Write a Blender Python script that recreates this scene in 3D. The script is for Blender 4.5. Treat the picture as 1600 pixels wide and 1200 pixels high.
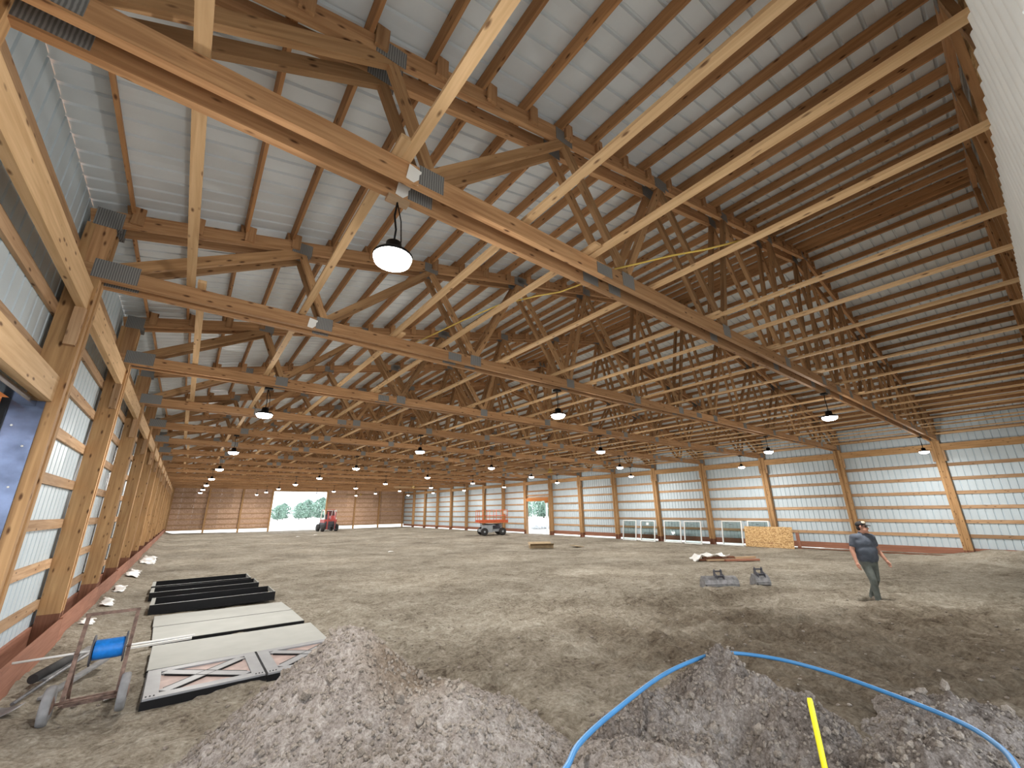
import bpy, bmesh, math, random
import numpy as np
from mathutils import Vector, Matrix, Euler

random.seed(7)
rng = np.random.default_rng(7)
scene = bpy.context.scene
C = scene.collection
for o in list(bpy.data.objects):
    bpy.data.objects.remove(o)

# ------------------------------------------------------------------ camera
S = 3.66                       # post spacing, metres
W = 27.59                      # clear width between the post faces
H = 4.78                       # underside of the bottom chords
YEND = 17 * S                  # far end wall
cam_d = bpy.data.cameras.new('camera')
cam = bpy.data.objects.new('camera', cam_d)
C.objects.link(cam)
cam_d.sensor_width = 36.0
cam_d.lens = 637.06 / 1600 * 36.0
cam_d.clip_start = 0.05
cam_d.clip_end = 1000
yaw, pitch, roll = 0.65964, 0.29918, -0.01314
fw = Vector((math.sin(yaw) * math.cos(pitch), math.cos(yaw) * math.cos(pitch), math.sin(pitch)))
r0 = Vector((math.cos(yaw), -math.sin(yaw), 0))
u0 = r0.cross(fw)
r1 = r0 * math.cos(roll) + u0 * math.sin(roll)
u1 = u0 * math.cos(roll) - r0 * math.sin(roll)
cam.matrix_world = Matrix(((r1.x, u1.x, -fw.x, 1.27), (r1.y, u1.y, -fw.y, 0.75), (r1.z, u1.z, -fw.z, 2.07), (0, 0, 0, 1)))
scene.camera = cam

# ------------------------------------------------------------------ world, exposure
world = bpy.data.worlds.new('overcast_sky')
scene.world = world
world.use_nodes = True
bg = world.node_tree.nodes['Background']
bg.inputs['Color'].default_value = (0.86, 0.93, 1.0, 1)
bg.inputs['Strength'].default_value = 3.2
scene.view_settings.view_transform = 'Standard'
scene.view_settings.look = 'None'
scene.view_settings.exposure = 0.38
scene.view_settings.gamma = 1.0
scene.view_settings.use_curve_mapping = False
LAMP_POWER = 105.0
LAMP_GLOW = 60.0

# ------------------------------------------------------------------ materials
MATS = {}


def new_mat(name):
    m = bpy.data.materials.new(name)
    m.use_nodes = True
    nt = m.node_tree
    b = nt.nodes['Principled BSDF']
    MATS[name] = m
    return m, nt, b


def nd(nt, typ, **kw):
    n = nt.nodes.new(typ)
    for k, v in kw.items():
        setattr(n, k, v)
    return n


def ramp(nt, stops):
    r = nd(nt, 'ShaderNodeValToRGB')
    e = r.color_ramp.elements
    while len(e) < len(stops):
        e.new(0.5)
    for i, (p, c) in enumerate(stops):
        e[i].position = p
        e[i].color = (c[0], c[1], c[2], 1)
    return r


def plain(name, col, rough=0.6, metal=0.0, var=0.12, scale=6.0, bump=0.0, spec=0.4):
    m, nt, b = new_mat(name)
    tc = nd(nt, 'ShaderNodeTexCoord')
    nz = nd(nt, 'ShaderNodeTexNoise')
    nz.inputs['Scale'].default_value = scale
    nz.inputs['Detail'].default_value = 5
    nt.links.new(tc.outputs['Object'], nz.inputs['Vector'])
    lo = [c * (1 - var) for c in col]
    hi = [min(1, c * (1 + var)) for c in col]
    r = ramp(nt, [(0.3, lo), (0.7, hi)])
    nt.links.new(nz.outputs['Fac'], r.inputs['Fac'])
    nt.links.new(r.outputs['Color'], b.inputs['Base Color'])
    b.inputs['Roughness'].default_value = rough
    b.inputs['Metallic'].default_value = metal
    b.inputs['Specular IOR Level'].default_value = spec
    if bump:
        bp = nd(nt, 'ShaderNodeBump')
        bp.inputs['Strength'].default_value = bump
        bp.inputs['Distance'].default_value = 0.01
        nt.links.new(nz.outputs['Fac'], bp.inputs['Height'])
        nt.links.new(bp.outputs['Normal'], b.inputs['Normal'])
    return m


def wood(name, dark, light, vary=0.35, knots=True):
    m, nt, b = new_mat(name)
    tc = nd(nt, 'ShaderNodeTexCoord')
    oi = nd(nt, 'ShaderNodeObjectInfo')
    off = nd(nt, 'ShaderNodeVectorMath', operation='SCALE')
    off.inputs['Scale'].default_value = 37.0
    comb = nd(nt, 'ShaderNodeCombineXYZ')
    for k in 'XYZ':
        nt.links.new(oi.outputs['Random'], comb.inputs[k])
    nt.links.new(comb.outputs[0], off.inputs[0])
    add = nd(nt, 'ShaderNodeVectorMath', operation='ADD')
    nt.links.new(tc.outputs['Object'], add.inputs[0])
    nt.links.new(off.outputs[0], add.inputs[1])
    mp = nd(nt, 'ShaderNodeMapping')
    mp.inputs['Scale'].default_value = (0.8, 14, 14)
    nt.links.new(add.outputs[0], mp.inputs['Vector'])
    nz = nd(nt, 'ShaderNodeTexNoise')
    nz.inputs['Scale'].default_value = 1.6
    nz.inputs['Detail'].default_value = 6
    nz.inputs['Distortion'].default_value = 0.6
    nt.links.new(mp.outputs[0], nz.inputs['Vector'])
    r = ramp(nt, [(0.25, dark), (0.72, light)])
    nt.links.new(nz.outputs['Fac'], r.inputs['Fac'])
    col = r.outputs['Color']
    if knots:
        mp2 = nd(nt, 'ShaderNodeMapping')
        mp2.inputs['Scale'].default_value = (4.0, 11, 11)
        nt.links.new(add.outputs[0], mp2.inputs['Vector'])
        vo = nd(nt, 'ShaderNodeTexVoronoi')
        vo.inputs['Scale'].default_value = 1.0
        nt.links.new(mp2.outputs[0], vo.inputs['Vector'])
        kr = ramp(nt, [(0.08, (1, 1, 1)), (0.20, (0, 0, 0))])
        nt.links.new(vo.outputs['Distance'], kr.inputs['Fac'])
        mx = nd(nt, 'ShaderNodeMix', data_type='RGBA')
        nt.links.new(kr.outputs['Color'], mx.inputs['Factor'])
        nt.links.new(col, mx.inputs['A'])
        mx.inputs['B'].default_value = (dark[0] * .35, dark[1] * .3, dark[2] * .3, 1)
        col = mx.outputs['Result']
    hsv = nd(nt, 'ShaderNodeHueSaturation')
    mr = nd(nt, 'ShaderNodeMapRange')
    mr.inputs['To Min'].default_value = 1 - vary
    mr.inputs['To Max'].default_value = 1 + vary * .6
    nt.links.new(oi.outputs['Random'], mr.inputs['Value'])
    nt.links.new(mr.outputs['Result'], hsv.inputs['Value'])
    nt.links.new(col, hsv.inputs['Color'])
    nt.links.new(hsv.outputs['Color'], b.inputs['Base Color'])
    b.inputs['Roughness'].default_value = 0.75
    b.inputs['Specular IOR Level'].default_value = 0.25
    bp = nd(nt, 'ShaderNodeBump')
    bp.inputs['Strength'].default_value = 0.15
    bp.inputs['Distance'].default_value = 0.004
    nt.links.new(nz.outputs['Fac'], bp.inputs['Height'])
    nt.links.new(bp.outputs['Normal'], b.inputs['Normal'])
    return m


wood('timber', (0.31, 0.155, 0.07), (0.55, 0.325, 0.165), 0.25)
wood('timber_web', (0.28, 0.15, 0.068), (0.48, 0.29, 0.145), 0.28)
wood('purlin_wood', (0.31, 0.15, 0.065), (0.52, 0.285, 0.13), 0.25)
wood('fresh_pine', (0.54, 0.34, 0.17), (0.74, 0.51, 0.29), 0.14)
wood('girt_wood', (0.36, 0.21, 0.11), (0.57, 0.38, 0.23), 0.25)
wood('post_wood', (0.33, 0.18, 0.08), (0.56, 0.345, 0.165), 0.16)
wood('treated_wood', (0.14, 0.06, 0.035), (0.26, 0.115, 0.07), 0.2, False)
wood('skirt_wood', (0.26, 0.11, 0.07), (0.40, 0.19, 0.125), 0.15, False)
wood('scrap_wood', (0.42, 0.27, 0.16), (0.62, 0.44, 0.28), 0.3, False)
wood('orange_wood', (0.45, 0.15, 0.04), (0.66, 0.26, 0.08), 0.15, False)
plain('roof_metal', (0.67, 0.725, 0.765), 0.45, 0.0, 0.06, 1.5)
plain('wall_metal', (0.57, 0.66, 0.72), 0.4, 0.0, 0.05, 1.2)
plain('liner_metal', (0.80, 0.82, 0.81), 0.4, 0.0, 0.05, 3)
plain('black_metal', (0.008, 0.008, 0.009), 0.5, spec=0.2)
plain('black_gloss', (0.012, 0.014, 0.02), 0.18, 0, 0.1, 6, 0, 0.6)
plain('blue_flashing', (0.13, 0.16, 0.25), 0.25, 0.6, 0.5, 3.0, 0.5)
plain('galvanised', (0.22, 0.22, 0.215), 0.5, 0.55, 0.25, 40)
plain('steel_grey', (0.22, 0.22, 0.23), 0.5, 0.5, 0.35, 9, 0.2)
plain('rusty_steel', (0.19, 0.125, 0.10), 0.7, 0.3, 0.45, 18, 0.2)
plain('rubber', (0.035, 0.034, 0.035), 0.8, 0, 0.3)
plain('dusty_rubber', (0.22, 0.22, 0.225), 0.85, 0, 0.25, 9)
plain('white_paint', (0.80, 0.80, 0.78), 0.5, 0, 0.04)
plain('white_vinyl', (0.82, 0.83, 0.82), 0.4, 0, 0.03)
plain('grey_panel', (0.40, 0.405, 0.38), 0.7, 0.0, 0.06, 2.5, spec=0.2)
plain('door_grey', (0.26, 0.265, 0.275), 0.45, 0, 0.12, 4)
plain('door_pink', (0.40, 0.29, 0.26), 0.55, 0, 0.22, 6)
plain('blue_pipe', (0.05, 0.20, 0.42), 0.35, 0, 0.08)
plain('blue_wire', (0.01, 0.19, 0.62), 0.35, 0, 0.15, 30)
plain('yellow_paint', (0.80, 0.72, 0.01), 0.45, 0, 0.05)
plain('yellow_cord', (0.62, 0.44, 0.10), 0.6)
plain('orange_paint', (0.60, 0.12, 0.04), 0.5, 0, 0.12)
plain('red_paint', (0.50, 0.09, 0.08), 0.5, 0, 0.12)
plain('dark_red_door', (0.10, 0.025, 0.03), 0.5)
plain('machine_grey', (0.33, 0.36, 0.39), 0.5)
plain('machine_dark', (0.07, 0.07, 0.085), 0.6)
plain('cardboard', (0.36, 0.27, 0.165), 0.85, 0, 0.15)
plain('plastic_film', (0.78, 0.78, 0.76), 0.35, 0, 0.08, 8, 0.4)
plain('paper', (0.82, 0.82, 0.80), 0.8, 0, 0.03)
plain('skin', (0.52, 0.27, 0.19), 0.55, 0, 0.08)
plain('shirt_grey', (0.085, 0.10, 0.13), 0.85, 0, 0.18, 14, 0.3)
plain('jeans_grey', (0.12, 0.135, 0.125), 0.85, 0, 0.35, 7, 0.3)
plain('boot_tan', (0.28, 0.24, 0.20), 0.8)
plain('cap_black', (0.02, 0.018, 0.018), 0.8)
plain('cap_tan', (0.55, 0.47, 0.36), 0.8)
plain('hair_dark', (0.03, 0.02, 0.015), 0.8)
plain('glass_dark', (0.01, 0.01, 0.012), 0.12)
plain('leaf', (0.26, 0.37, 0.30), 0.7, 0, 0.4, 0.6)  # green paled to stand in for distance haze over the trees
plain('bark', (0.12, 0.085, 0.06), 0.9)
plain('gravel', (0.52, 0.49, 0.44), 0.95, 0, 0.25, 0.5)
plain('rubble', (0.34, 0.34, 0.34), 0.9, 0, 0.3)

# glass of the leaning windows
m, nt, b = new_mat('window_glass')
b.inputs['Base Color'].default_value = (0.62, 0.70, 0.68, 1)
b.inputs['Transmission Weight'].default_value = 1.0
b.inputs['Roughness'].default_value = 0.02
b.inputs['IOR'].default_value = 1.45
# lamp lens
m, nt, b = new_mat('lamp_lens')
b.inputs['Base Color'].default_value = (1, 1, 1, 1)
b.inputs['Emission Color'].default_value = (1, 0.97, 0.9, 1)
b.inputs['Emission Strength'].default_value = 25.0

# oriented strand board
m, nt, b = new_mat('strand_board')
tc = nd(nt, 'ShaderNodeTexCoord')
oi = nd(nt, 'ShaderNodeObjectInfo')
mp = nd(nt, 'ShaderNodeMapping')
mp.inputs['Scale'].default_value = (15, 34, 34)
nt.links.new(tc.outputs['Object'], mp.inputs['Vector'])
nz0 = nd(nt, 'ShaderNodeTexNoise')
nz0.inputs['Scale'].default_value = 1.3
mv = nd(nt, 'ShaderNodeVectorMath', operation='ADD')
nt.links.new(mp.outputs[0], nz0.inputs['Vector'])
nt.links.new(mp.outputs[0], mv.inputs[0])
nt.links.new(nz0.outputs['Color'], mv.inputs[1])
vo = nd(nt, 'ShaderNodeTexVoronoi')
vo.inputs['Scale'].default_value = 1.2
nt.links.new(mv.outputs[0], vo.inputs['Vector'])
sx = nd(nt, 'ShaderNodeSeparateColor')
nt.links.new(vo.outputs['Color'], sx.inputs[0])
rr = ramp(nt, [(0.1, (0.28, 0.15, 0.055)), (0.5, (0.50, 0.31, 0.13)), (0.9, (0.66, 0.46, 0.23))])
nt.links.new(sx.outputs[0], rr.inputs['Fac'])
hs = nd(nt, 'ShaderNodeHueSaturation')
mr = nd(nt, 'ShaderNodeMapRange')
mr.inputs['To Min'].default_value = 0.85
mr.inputs['To Max'].default_value = 1.1
nt.links.new(oi.outputs['Random'], mr.inputs['Value'])
nt.links.new(mr.outputs[0], hs.inputs['Value'])
nt.links.new(rr.outputs['Color'], hs.inputs['Color'])
nt.links.new(hs.outputs['Color'], b.inputs['Base Color'])
b.inputs['Roughness'].default_value = 0.75
# redder, paler strand board of the end wall
m2 = m.copy()
m2.name = 'strand_board_red'
MATS['strand_board_red'] = m2
for n in m2.node_tree.nodes:
    if n.type == 'VALTORGB':
        for e, c in zip(n.color_ramp.elements, ((0.38, 0.23, 0.15), (0.55, 0.365, 0.26), (0.67, 0.47, 0.345))):
            e.color = (*c, 1)


def dirt(name, stops, scale=1.0, bump=0.6, fine=28.0, moist=0):
    m, nt, b = new_mat(name)
    ge = nd(nt, 'ShaderNodeNewGeometry')
    mp = nd(nt, 'ShaderNodeMapping')
    mp.inputs['Scale'].default_value = (scale, scale, scale)
    nt.links.new(ge.outputs['Position'], mp.inputs['Vector'])
    a = nd(nt, 'ShaderNodeTexNoise')
    a.inputs['Scale'].default_value = 0.55
    a.inputs['Detail'].default_value = 9
    a.inputs['Roughness'].default_value = 0.68
    a.inputs['Distortion'].default_value = 0.4
    nt.links.new(mp.outputs[0], a.inputs['Vector'])
    f = nd(nt, 'ShaderNodeTexNoise')
    f.inputs['Scale'].default_value = fine
    f.inputs['Detail'].default_value = 6
    f.inputs['Roughness'].default_value = 0.7
    nt.links.new(mp.outputs[0], f.inputs['Vector'])
    md = nd(nt, 'ShaderNodeTexNoise')
    md.inputs['Scale'].default_value = fine * 0.24
    md.inputs['Detail'].default_value = 7
    md.inputs['Roughness'].default_value = 0.72
    md.inputs['Distortion'].default_value = 0.8
    nt.links.new(mp.outputs[0], md.inputs['Vector'])
    mix = nd(nt, 'ShaderNodeMath', operation='MULTIPLY_ADD')
    mix.inputs[1].default_value = 0.34
    nt.links.new(f.outputs['Fac'], mix.inputs[0])
    ml = nd(nt, 'ShaderNodeMath', operation='MULTIPLY')
    ml.inputs[1].default_value = 0.34
    nt.links.new(a.outputs['Fac'], ml.inputs[0])
    ml2 = nd(nt, 'ShaderNodeMath', operation='MULTIPLY_ADD')
    ml2.inputs[1].default_value = 0.36
    nt.links.new(md.outputs['Fac'], ml2.inputs[0])
    nt.links.new(ml.outputs[0], ml2.inputs[2])
    nt.links.new(ml2.outputs[0], mix.inputs[2])
    r = ramp(nt, stops)
    nt.links.new(mix.outputs[0], r.inputs['Fac'])
    col = r.outputs['Color']
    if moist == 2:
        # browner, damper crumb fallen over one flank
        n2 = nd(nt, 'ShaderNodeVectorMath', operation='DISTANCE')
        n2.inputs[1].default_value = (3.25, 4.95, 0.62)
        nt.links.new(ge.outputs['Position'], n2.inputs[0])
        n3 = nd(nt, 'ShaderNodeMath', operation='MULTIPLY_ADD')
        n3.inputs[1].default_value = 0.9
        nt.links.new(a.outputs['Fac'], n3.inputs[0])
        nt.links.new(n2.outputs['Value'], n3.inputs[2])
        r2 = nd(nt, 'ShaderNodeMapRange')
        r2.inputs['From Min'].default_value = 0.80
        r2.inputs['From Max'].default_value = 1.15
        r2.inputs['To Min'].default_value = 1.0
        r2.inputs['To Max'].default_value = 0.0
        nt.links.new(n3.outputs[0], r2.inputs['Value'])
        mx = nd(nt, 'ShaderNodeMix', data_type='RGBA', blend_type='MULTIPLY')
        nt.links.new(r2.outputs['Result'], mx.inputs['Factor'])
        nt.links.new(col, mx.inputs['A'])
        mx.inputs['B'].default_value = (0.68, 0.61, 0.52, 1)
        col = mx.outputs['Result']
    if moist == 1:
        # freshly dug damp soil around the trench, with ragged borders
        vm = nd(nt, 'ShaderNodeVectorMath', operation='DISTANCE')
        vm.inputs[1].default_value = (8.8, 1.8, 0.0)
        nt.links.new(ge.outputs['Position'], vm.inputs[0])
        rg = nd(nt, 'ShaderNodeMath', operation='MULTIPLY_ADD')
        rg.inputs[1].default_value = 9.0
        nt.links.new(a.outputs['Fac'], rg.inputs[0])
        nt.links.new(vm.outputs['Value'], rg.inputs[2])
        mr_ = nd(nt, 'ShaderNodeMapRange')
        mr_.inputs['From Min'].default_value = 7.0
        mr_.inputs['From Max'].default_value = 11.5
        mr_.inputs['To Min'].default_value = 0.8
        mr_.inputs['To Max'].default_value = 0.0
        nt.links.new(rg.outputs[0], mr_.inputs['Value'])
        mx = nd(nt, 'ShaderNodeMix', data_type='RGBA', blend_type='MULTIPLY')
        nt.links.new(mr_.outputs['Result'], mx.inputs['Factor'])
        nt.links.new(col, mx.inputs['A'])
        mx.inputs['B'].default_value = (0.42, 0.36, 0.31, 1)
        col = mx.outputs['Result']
    nt.links.new(col, b.inputs['Base Color'])
    b.inputs['Roughness'].default_value = 0.95
    b.inputs['Specular IOR Level'].default_value = 0.15
    bp = nd(nt, 'ShaderNodeBump')
    bp.inputs['Strength'].default_value = bump
    bp.inputs['Distance'].default_value = 0.08
    nt.links.new(mix.outputs[0], bp.inputs['Height'])
    nt.links.new(bp.outputs['Normal'], b.inputs['Normal'])
    return m


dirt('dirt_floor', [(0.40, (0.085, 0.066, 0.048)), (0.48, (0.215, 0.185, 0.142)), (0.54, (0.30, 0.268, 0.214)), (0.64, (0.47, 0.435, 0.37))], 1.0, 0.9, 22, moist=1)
dirt('dirt_pile', [(0.40, (0.105, 0.086, 0.074)), (0.48, (0.275, 0.236, 0.21)), (0.55, (0.41, 0.365, 0.33)), (0.64, (0.60, 0.55, 0.51))], 1.6, 1.0, 30, moist=2)
dirt('dirt_dark', [(0.40, (0.06, 0.048, 0.04)), (0.48, (0.185, 0.155, 0.135)), (0.55, (0.30, 0.262, 0.235)), (0.64, (0.50, 0.45, 0.415))], 1.6, 1.0, 30)
dirt('dirt_clod', [(0.40, (0.15, 0.12, 0.095)), (0.6, (0.44, 0.385, 0.33))], 3.0, 0.8, 30)

# ------------------------------------------------------------------ helpers


def tag(o, label=None, cat=None, group=None, kind=None):
    if label:
        o['label'] = label
    if cat:
        o['category'] = cat
    if group:
        o['group'] = group
    if kind:
        o['kind'] = kind
    return o


def empty(name, loc=(0, 0, 0), rz=0.0):
    o = bpy.data.objects.new(name, None)
    o.location = loc
    o.rotation_euler = (0, 0, rz)
    o.empty_display_size = 0.2
    C.objects.link(o)
    return o


def link(name, me, mtx=None, parent=None):
    """link a mesh; mtx is given in world space when the parent is an unrotated root"""
    o = bpy.data.objects.new(name, me)
    C.objects.link(o)
    if mtx is None:
        mtx = Matrix.Identity(4)
    if parent is not None:
        o.parent = parent
        pw = Matrix.Identity(4)
        chain = []
        q = parent
        while q is not None:
            chain.append(q)
            q = q.parent
        for q in reversed(chain):
            pw = pw @ q.matrix_basis
        o.matrix_basis = pw.inverted() @ mtx
    else:
        o.matrix_basis = mtx
    return o


BOXC = {}


def box_mesh(lx, ly, lz, mat):
    k = (round(lx, 3), round(ly, 3), round(lz, 3), mat)
    if k in BOXC:
        return BOXC[k]
    x, y, z = lx / 2, ly / 2, lz / 2
    v = [(-x, -y, -z), (x, -y, -z), (x, y, -z), (-x, y, -z), (-x, -y, z), (x, -y, z), (x, y, z), (-x, y, z)]
    f = [(0, 3, 2, 1), (4, 5, 6, 7), (0, 1, 5, 4), (1, 2, 6, 5), (2, 3, 7, 6), (3, 0, 4, 7)]
    me = bpy.data.meshes.new(mat + '_board')
    me.from_pydata(v, [], f)
    me.materials.append(MATS[mat])
    BOXC[k] = me
    return me


def frame_mtx(p0, p1, up=(0, 0, 1)):
    p0, p1 = Vector(p0), Vector(p1)
    x = (p1 - p0).normalized()
    up = Vector(up)
    if abs(x.dot(up)) > 0.995:
        up = Vector((0, 1, 0))
    y = up.cross(x).normalized()
    z = x.cross(y)
    c = (p0 + p1) / 2
    return Matrix(((x.x, y.x, z.x, c.x), (x.y, y.y, z.y, c.y), (x.z, y.z, z.z, c.z), (0, 0, 0, 1)))


def board(name, p0, p1, w, t, mat, parent=None, up=(0, 0, 1)):
    """w is the width across 'up', t the thickness along 'up'"""
    L = (Vector(p1) - Vector(p0)).length
    return link(name, box_mesh(L, w, t, mat), frame_mtx(p0, p1, up), parent)


def box(name, x0, x1, y0, y1, z0, z1, mat, parent=None):
    """axis-aligned box whose longest side is the grain direction"""
    d = (x1 - x0, y1 - y0, z1 - z0)
    c = Vector(((x0 + x1) / 2, (y0 + y1) / 2, (z0 + z1) / 2))
    a = max(range(3), key=lambda i: d[i])
    e = Vector((0, 0, 0))
    e[a] = d[a] / 2
    if a == 0:
        return board(name, c - e, c + e, d[1], d[2], mat, parent)
    if a == 1:
        return board(name, c - e, c + e, d[0], d[2], mat, parent)
    return board(name, c - e, c + e, d[0], d[1], mat, parent, up=(0, 1, 0))


class MB:
    """collects shapes into one mesh"""

    def __init__(self):
        self.v, self.f, self.smooth = [], [], []

    def add(self, v, f, smooth=False):
        n = len(self.v)
        self.v += [tuple(p) for p in v]
        self.f += [tuple(i + n for i in q) for q in f]
        self.smooth += [smooth] * len(f)
        return self

    def box(self, c, s, rot=None):
        x, y, z = s[0] / 2, s[1] / 2, s[2] / 2
        v = [Vector(p) for p in [(-x, -y, -z), (x, -y, -z), (x, y, -z), (-x, y, -z), (-x, -y, z), (x, -y, z), (x, y, z), (-x, y, z)]]
        if rot is not None:
            R = Euler(rot).to_matrix()
            v = [R @ p for p in v]
        c = Vector(c)
        return self.add([p + c for p in v], [(0, 3, 2, 1), (4, 5, 6, 7), (0, 1, 5, 4), (1, 2, 6, 5), (2, 3, 7, 6), (3, 0, 4, 7)])

    def bar(self, p0, p1, w, t, up=(0, 0, 1)):
        M = frame_mtx(p0, p1, up)
        L = (Vector(p1) - Vector(p0)).length
        x, y, z = L / 2, w / 2, t / 2
        v = [M @ Vector(p) for p in [(-x, -y, -z), (x, -y, -z), (x, y, -z), (-x, y, -z), (-x, -y, z), (x, -y, z), (x, y, z), (-x, y, z)]]
        return self.add(v, [(0, 3, 2, 1), (4, 5, 6, 7), (0, 1, 5, 4), (1, 2, 6, 5), (2, 3, 7, 6), (3, 0, 4, 7)])

    def tube(self, pts, r, n=10, closed=False):
        pts = [Vector(p) for p in pts]
        rr = r if isinstance(r, (list, tuple)) else [r] * len(pts)
        rings = []
        t = (pts[1] - pts[0]).normalized()
        a = Vector((0, 0, 1)) if abs(t.z) < 0.9 else Vector((1, 0, 0))
        nrm = t.cross(a).normalized()
        for i, p in enumerate(pts):
            if i == 0:
                t = pts[1] - pts[0]
            elif i == len(pts) - 1:
                t = pts[-1] - pts[-2]
            else:
                t = pts[i + 1] - pts[i - 1]
            t.normalize()
            nrm = (nrm - t * nrm.dot(t)).normalized()
            bn = t.cross(nrm)
            rings.append([p + (nrm * math.cos(k * 2 * math.pi / n) + bn * math.sin(k * 2 * math.pi / n)) * rr[i] for k in range(n)])
        v = [q for ring in rings for q in ring]
        f = []
        for i in range(len(rings) - 1):
            for k in range(n):
                f.append((i * n + k, i * n + (k + 1) % n, (i + 1) * n + (k + 1) % n, (i + 1) * n + k))
        self.add(v, f, True)
        m0 = len(self.v) - len(v)
        self.f += [tuple(m0 + k for k in reversed(range(n))), tuple(m0 + (len(rings) - 1) * n + k for k in range(n))]
        self.smooth += [False, False]
        return self

    def cyl(self, p0, p1, r, n=16):
        return self.tube([p0, p1], r, n)

    def lathe(self, c, prof, n=24, axis='Z'):
        """prof: list of (radius, height)"""
        c = Vector(c)
        v = []
        for (r, h) in prof:
            for k in range(n):
                a = k * 2 * math.pi / n
                p = Vector((r * math.cos(a), r * math.sin(a), h))
                if axis == 'X':
                    p = Vector((h, r * math.cos(a), r * math.sin(a)))
                elif axis == 'Y':
                    p = Vector((r * math.sin(a), h, r * math.cos(a)))
                v.append(c + p)
        f = []
        for i in range(len(prof) - 1):
            for k in range(n):
                f.append((i * n + k, i * n + (k + 1) % n, (i + 1) * n + (k + 1) % n, (i + 1) * n + k))
        f.append(tuple(reversed(range(n))))
        f.append(tuple((len(prof) - 1) * n + k for k in range(n)))
        return self.add(v, f, True)

    def prism(self, poly, a, b):
        """poly: list of 3D points (planar) swept from offset a to offset b"""
        a, b = Vector(a), Vector(b)
        n = len(poly)
        v = [Vector(p) + a for p in poly] + [Vector(p) + b for p in poly]
        f = [tuple(range(n)), tuple(reversed(range(n, 2 * n)))]
        for k in range(n):
            f.append((k, k + n, (k + 1) % n + n, (k + 1) % n))
        return self.add(v, f)

    def mesh(self, name, mat):
        me = bpy.data.meshes.new(name)
        me.from_pydata(self.v, [], self.f)
        mats = mat if isinstance(mat, (list, tuple)) else [mat]
        for q in mats:
            me.materials.append(MATS[q])
        me.polygons.foreach_set('use_smooth', self.smooth)
        bm = bmesh.new()
        bm.from_mesh(me)
        bmesh.ops.recalc_face_normals(bm, faces=bm.faces)
        bm.to_mesh(me)
        bm.free()
        return me

    def build(self, name, mat, parent=None, local=False):
        me = self.mesh(name, mat)
        if local and parent is not None:
            o = bpy.data.objects.new(name, me)
            C.objects.link(o)
            o.parent = parent
            return o
        return link(name, me, None, parent)


ORD = ['first', 'second', 'third', 'fourth', 'fifth', 'sixth', 'seventh', 'eighth', 'ninth', 'tenth', 'eleventh', 'twelfth',
       'thirteenth', 'fourteenth', 'fifteenth', 'sixteenth', 'seventeenth']

# ---- numpy noise for the ground


def hash2(ix, iy, seed):
    h = (ix.astype(np.int64) * 374761393 + iy.astype(np.int64) * 668265263 + seed * 974711) & 0x7fffffff
    h = ((h ^ (h >> 13)) * 1274126177) & 0x7fffffff
    h = h ^ (h >> 16)
    return (h & 0xffff) / 65535.0


def vnoise(x, y, seed=0):
    ix, iy = np.floor(x), np.floor(y)
    fx, fy = x - ix, y - iy
    fx = fx * fx * fx * (fx * (fx * 6 - 15) + 10)
    fy = fy * fy * fy * (fy * (fy * 6 - 15) + 10)
    a = hash2(ix, iy, seed)
    b_ = hash2(ix + 1, iy, seed)
    c = hash2(ix, iy + 1, seed)
    d = hash2(ix + 1, iy + 1, seed)
    return (a + (b_ - a) * fx + (c - a) * fy + (a - b_ - c + d) * fx * fy) * 2 - 1


def fbm(x, y, oct=4, seed=0, rough=0.5):
    s, a = np.zeros_like(x), 1.0
    for i in range(oct):
        s = s + a * vnoise(x * 2 ** i + 13.7 * i, y * 2 ** i + 7.1 * i, seed + i)
        a *= rough
    return s


def sstep(x, a, b):
    t = np.clip((x - a) / (b - a), 0, 1)
    return t * t * (3 - 2 * t)


def floor_h(x, y):
    x = np.asarray(x, float)
    y = np.asarray(y, float)
    h = -0.14 * sstep(y, 4, 16) * sstep(x, 1.0, 9)
    h = h + 0.20 * np.exp(-((x + 0.1) / 0.55) ** 2) * (0.8 + 0.35 * fbm(x * 1.1, y * 1.1, 3, 5))
    near = 1 - sstep(np.hypot(x - 6, y - 3), 4, 16)
    h = h + (0.018 + 0.03 * near) * fbm(x * 1.3, y * 1.3, 4, 1)
    h = h + (0.006 + 0.016 * near) * fbm(x * 6, y * 6, 3, 9)
    # churned tyre tracks crossing the near floor
    u = x * 0.80 - y * 0.60
    w = x * 0.60 + y * 0.80
    band = sstep(x, 5, 8) * (1 - sstep(x, 15, 21)) * (1 - sstep(y, 6, 12))
    tread = np.abs(np.sin(u * 9 + 1.4 * vnoise(u * .7, w * .7, 21))) * (vnoise(w * 1.1 + 3, u * .12, 22) > 0.0)
    h = h + band * (0.05 * tread + 0.06 * fbm(w * 2.6, u * 0.5, 3, 23))
    h = h + (1 - sstep(np.hypot(x - 7, y - 3), 3, 9)) * 0.03 * np.abs(fbm(x * 3.1, y * 3.1, 4, 33, 0.6))
    # soil banked up against the right-hand wall close to the near end
    bank = sstep(x, 19, 25) * (1 - sstep(y, 1.5, 5.0))
    h = h + bank * (0.34 + 0.13 * fbm(x * .9, y * .9, 3, 31))
    return h


def fz(x, y):
    return float(floor_h(np.array([x]), np.array([y]))[0])


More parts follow.
